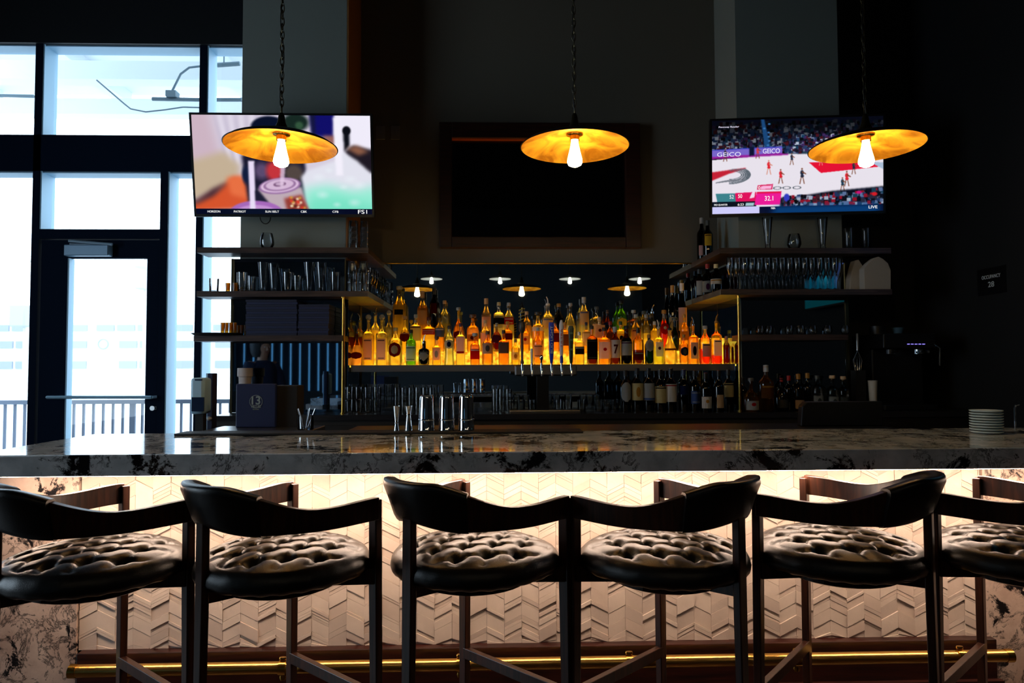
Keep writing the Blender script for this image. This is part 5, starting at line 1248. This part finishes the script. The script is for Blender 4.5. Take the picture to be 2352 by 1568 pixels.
MB().tube([(0,0,.17),(0,0,.29)],.008,10).build('handle', M_steelb, wh)
MB().box(-.035,.035,-.035,.035,-(Z(860,4.75,1970)-ZBC),.03).build('holder', M_blackm, wh, smooth=False)
# coffee machine
Ye = 4.62; ex0, ex1 = X(2030,Ye,800), X(2150,Ye,800); cm = thing('coffee_machine', 'black coffee machine with five blue lights in the dark right corner', 'coffee machine', ((ex0+ex1)/2,Ye,ZBC))
hw = (ex1-ex0)/2
def ez_(py): return Z(py,Ye,2100)-ZBC
MB().box(-hw,hw,.0,.42,ez_(800),ez_(765)).box(-hw,hw,.15,.42,0,ez_(800)).box(-hw,hw,0,.42,0,.04).build('body', M_black, cm, smooth=False, bevel=.008)
for k_ in range(5):
    q = P(2087+k_*8.7,790,Ye-.003); MB().box(q.x-cm.location.x-.008,q.x-cm.location.x+.008,-.004,0,q.z-ZBC-.002,q.z-ZBC+.002).build('button_light', emit('blue_led', (.25,.2,1,1), 2.2), cm, smooth=False)
for x_ in (-.11,.09):
    g_ = MB().lathe([(0,0),(.03,0),(.03,.03),(0,.03)],20,(x_,.05,ez_(812))).tube([(x_,.03,ez_(812)+.015),(x_,-.06,ez_(812)+.012)],.009,10).build('portafilter', M_chrome if x_ > 0 else M_black, cm)
MB().tube([(hw-.02,-.01,ez_(790)),(hw,-.04,ez_(800)),(hw-.01,-.05,ez_(840))],.005,8).build('steam_wand', M_chrome, cm)
MB().lathe([(0,0),(.028,0),(.04,.05),(.038,.05),(.026,.004),(0,.004)],24,(.04,.2,ez_(765))).build('cup', pbr('cup_blue', col(60,90,110), .3), cm)
MB().lathe([(0,0),(.05,0),(.055,.06),(0,.06)],24,(-.11,.2,ez_(765))).build('bean_hopper', M_black, cm)
sp_ = thing('small_faucet', 'little chrome faucet tip behind the stacked plates', 'faucet', (X(2285,3.12,930),3.12,ZT-.0)); sp_.location.y = 3.0
MB().tube([(0,0,0),(0,0,.09),(.006,0,.105),(.02,0,.108)],.004,8).build('spout', M_chrome, sp_)
# white planter reflected / standing at the left mirror edge
pt = thing('white_urn', 'white rimmed pot at the left mirror edge above the menu', 'pot', (X(563,4.7,870),4.7,ZBC))
pz0, pz1 = .0, Z(845,4.7,563)-ZBC
MB().lathe([(0,0),(.03,0),(.042,pz1*.8),(.05,pz1*.82),(.05,pz1),(.044,pz1),(.038,pz1*.8),(0,.02)],28).build('pot_body', pbr('urn_white', col(196,182,178), .6), pt)
# ================================================================ PERSON seen only in the left side mirror
def person():
    t = thing('person', 'person with short dark hair and navy shirt, reflected in the left mirror', 'person', (-2.88,1.0,0), rotz=-.9)
    J = {'pelvis':(0,0,.95,.15),'waist':(0,0,1.08,.13),'chest':(0,.01,1.28,.16),'neck0':(0,.0,1.42,.075),'neck':(0,.01,1.49,.055),
         'head0':(0,.02,1.56,.085),'head1':(0,.02,1.64,.1),'head2':(0,.01,1.70,.075),
         'shL':(-.17,0,1.40,.07),'elL':(-.24,.05,1.13,.045),'wrL':(-.14,.24,1.08,.03),'haL':(-.09,.30,1.09,.032),
         'shR':(.17,0,1.40,.07),'elR':(.24,.05,1.13,.045),'wrR':(.14,.24,1.08,.03),'haR':(.09,.30,1.09,.032),
         'hipL':(-.1,0,.9,.1),'knL':(-.11,.02,.5,.06),'anL':(-.11,-.01,.08,.042),'toL':(-.12,.14,.035,.035),
         'hipR':(.1,0,.9,.1),'knR':(.11,.02,.5,.06),'anR':(.11,-.01,.08,.042),'toR':(.12,.14,.035,.035)}
    E = [('pelvis','waist'),('waist','chest'),('chest','neck0'),('neck0','neck'),('neck','head0'),('head0','head1'),('head1','head2'),
         ('chest','shL'),('shL','elL'),('elL','wrL'),('wrL','haL'),('chest','shR'),('shR','elR'),('elR','wrR'),('wrR','haR'),
         ('pelvis','hipL'),('hipL','knL'),('knL','anL'),('anL','toL'),('pelvis','hipR'),('hipR','knR'),('knR','anR'),('anR','toR')]
    for s, sg_ in (('L',-1),('R',1)):
        hx, hy, hz, _ = J['ha'+s]
        for k in range(4):
            a = 'f%s%d' % (s,k); J[a+'a'] = (hx-sg_*(.012+.0)+sg_*(k*.017-.02),hy+.045-.004*abs(k-1),hz-.004,.009); J[a+'b'] = (hx-sg_*.02+sg_*(k*.017-.02),hy+.075-.006*abs(k-1),hz-.03,.0075)
            E += [('ha'+s,a+'a'),(a+'a',a+'b')]
        J['th'+s] = (hx-sg_*.045,hy+.02,hz+.012,.010); E.append(('ha'+s,'th'+s))
    names = list(J); idx = {n:i for i,n in enumerate(names)}
    me = bpy.data.meshes.new('body'); me.from_pydata([J[n][:3] for n in names], [(idx[a],idx[b]) for a,b in E], []); me.update()
    skin = pbr('skin', col(190,140,112), .5)
    me.materials.append(skin); o = bpy.data.objects.new('body', me); C.objects.link(o); o.parent = t
    md = o.modifiers.new('skin','SKIN'); sv = me.skin_vertices[0].data if me.skin_vertices else None
    if sv is None:
        import bmesh
        bm_ = bmesh.new(); bm_.from_mesh(me); bm_.verts.layers.skin.verify(); bm_.to_mesh(me); bm_.free(); sv = me.skin_vertices[0].data
    for n in names: sv[idx[n]].radius = (J[n][3],)*2
    sv[0].use_root = True
    ss = o.modifiers.new('sub','SUBSURF'); ss.levels = 1; ss.render_levels = 2
    shirt = pbr('navy_shirt', col(24,34,60), .9)
    secs = []
    for z, rx, ry in ((.93,.19,.135),(1.05,.165,.12),(1.2,.185,.13),(1.34,.205,.13),(1.42,.17,.105),(1.46,.08,.08)):
        secs.append([(rx*math.cos(k*PI/10),.008+ry*math.sin(k*PI/10),z) for k in range(20)])
    MB().sweep(secs, caps=False).build('shirt', shirt, t)
    for sg_ in (-1,1): MB().tube([(sg_*.15,0,1.41),(sg_*.21,.02,1.28),(sg_*.242,.05,1.13)],[.085,.075,.062],14).build('sleeve', shirt, t)
    tr_ = pbr('dark_trousers', col(20,20,26), .9)
    for sg_ in (-1,1): MB().tube([(sg_*.09,0,.97),(sg_*.105,.0,.75),(sg_*.112,.02,.5),(sg_*.112,-.01,.1)],[.125,.108,.085,.07],16).build('trouser_leg', tr_, t)
    for sg_ in (-1,1): MB().tube([(sg_*.112,-.06,.045),(sg_*.115,.05,.045),(sg_*.12,.17,.03)],[.05,.05,.036],12).build('shoe', M_blackm, t)
    hair = pbr('dark_hair', col(14,11,10), .6, bump=1, bscale=120)
    MB().lathe([(.09,-.12),(.118,-.06),(.128,.02),(.126,.07),(.1,.125),(.05,.155),(0,.16)],24,(0,-.034,1.62),sy=1.02).build('hair', hair, t)
    fc = pbr('eye_white', col(220,215,210), .3)
    for sg_ in (-1,1):
        MB().lathe([(0,-.008),(.007,-.004),(.009,0),(.007,.004),(0,.008)],10,(sg_*.033,.108,1.625)).build('eye', fc, t)
        MB().lathe([(0,-.028),(.010,-.02),(.014,0),(.010,.02),(0,.028)],10,(sg_*.098,.02,1.615),sx=.6).build('ear', skin, t)
    MB().sweep([[(-.004,.108,1.635),(.004,.108,1.635),(.004,.112,1.635),(-.004,.112,1.635)],[(-.014,.10,1.59),(.014,.10,1.59),(.006,.137,1.593),(-.006,.137,1.593)],[(-.012,.10,1.582),(.012,.10,1.582),(.005,.12,1.582),(-.005,.12,1.582)]]).build('nose', skin, t)
    MB().tube([(-.024,.104,1.56),(0,.112,1.558),(.024,.104,1.56)],[.003,.0055,.003],8).build('mouth', pbr('lips', col(150,80,74), .5), t)
person()
# ================================================================ LIGHT
w = bpy.data.worlds.new('sky'); bpy.context.scene.world = w; w.use_nodes = True
bg = w.node_tree.nodes['Background']; bg.inputs[0].default_value = (.68,.85,1,1); bg.inputs[1].default_value = 5.0
sc = bpy.context.scene
sc.view_settings.view_transform = 'Standard'; sc.view_settings.look = 'None'; sc.view_settings.gamma = 1; sc.view_settings.exposure = 0; sc.view_settings.use_curve_mapping = False
cy = sc.cycles
cy.use_denoising = True; cy.max_bounces = 8; cy.diffuse_bounces = 3; cy.glossy_bounces = 5; cy.transmission_bounces = 4; cy.transparent_max_bounces = 40
cy.caustics_reflective = False; cy.caustics_refractive = False; cy.sample_clamp_indirect = 4; cy.use_light_tree = True
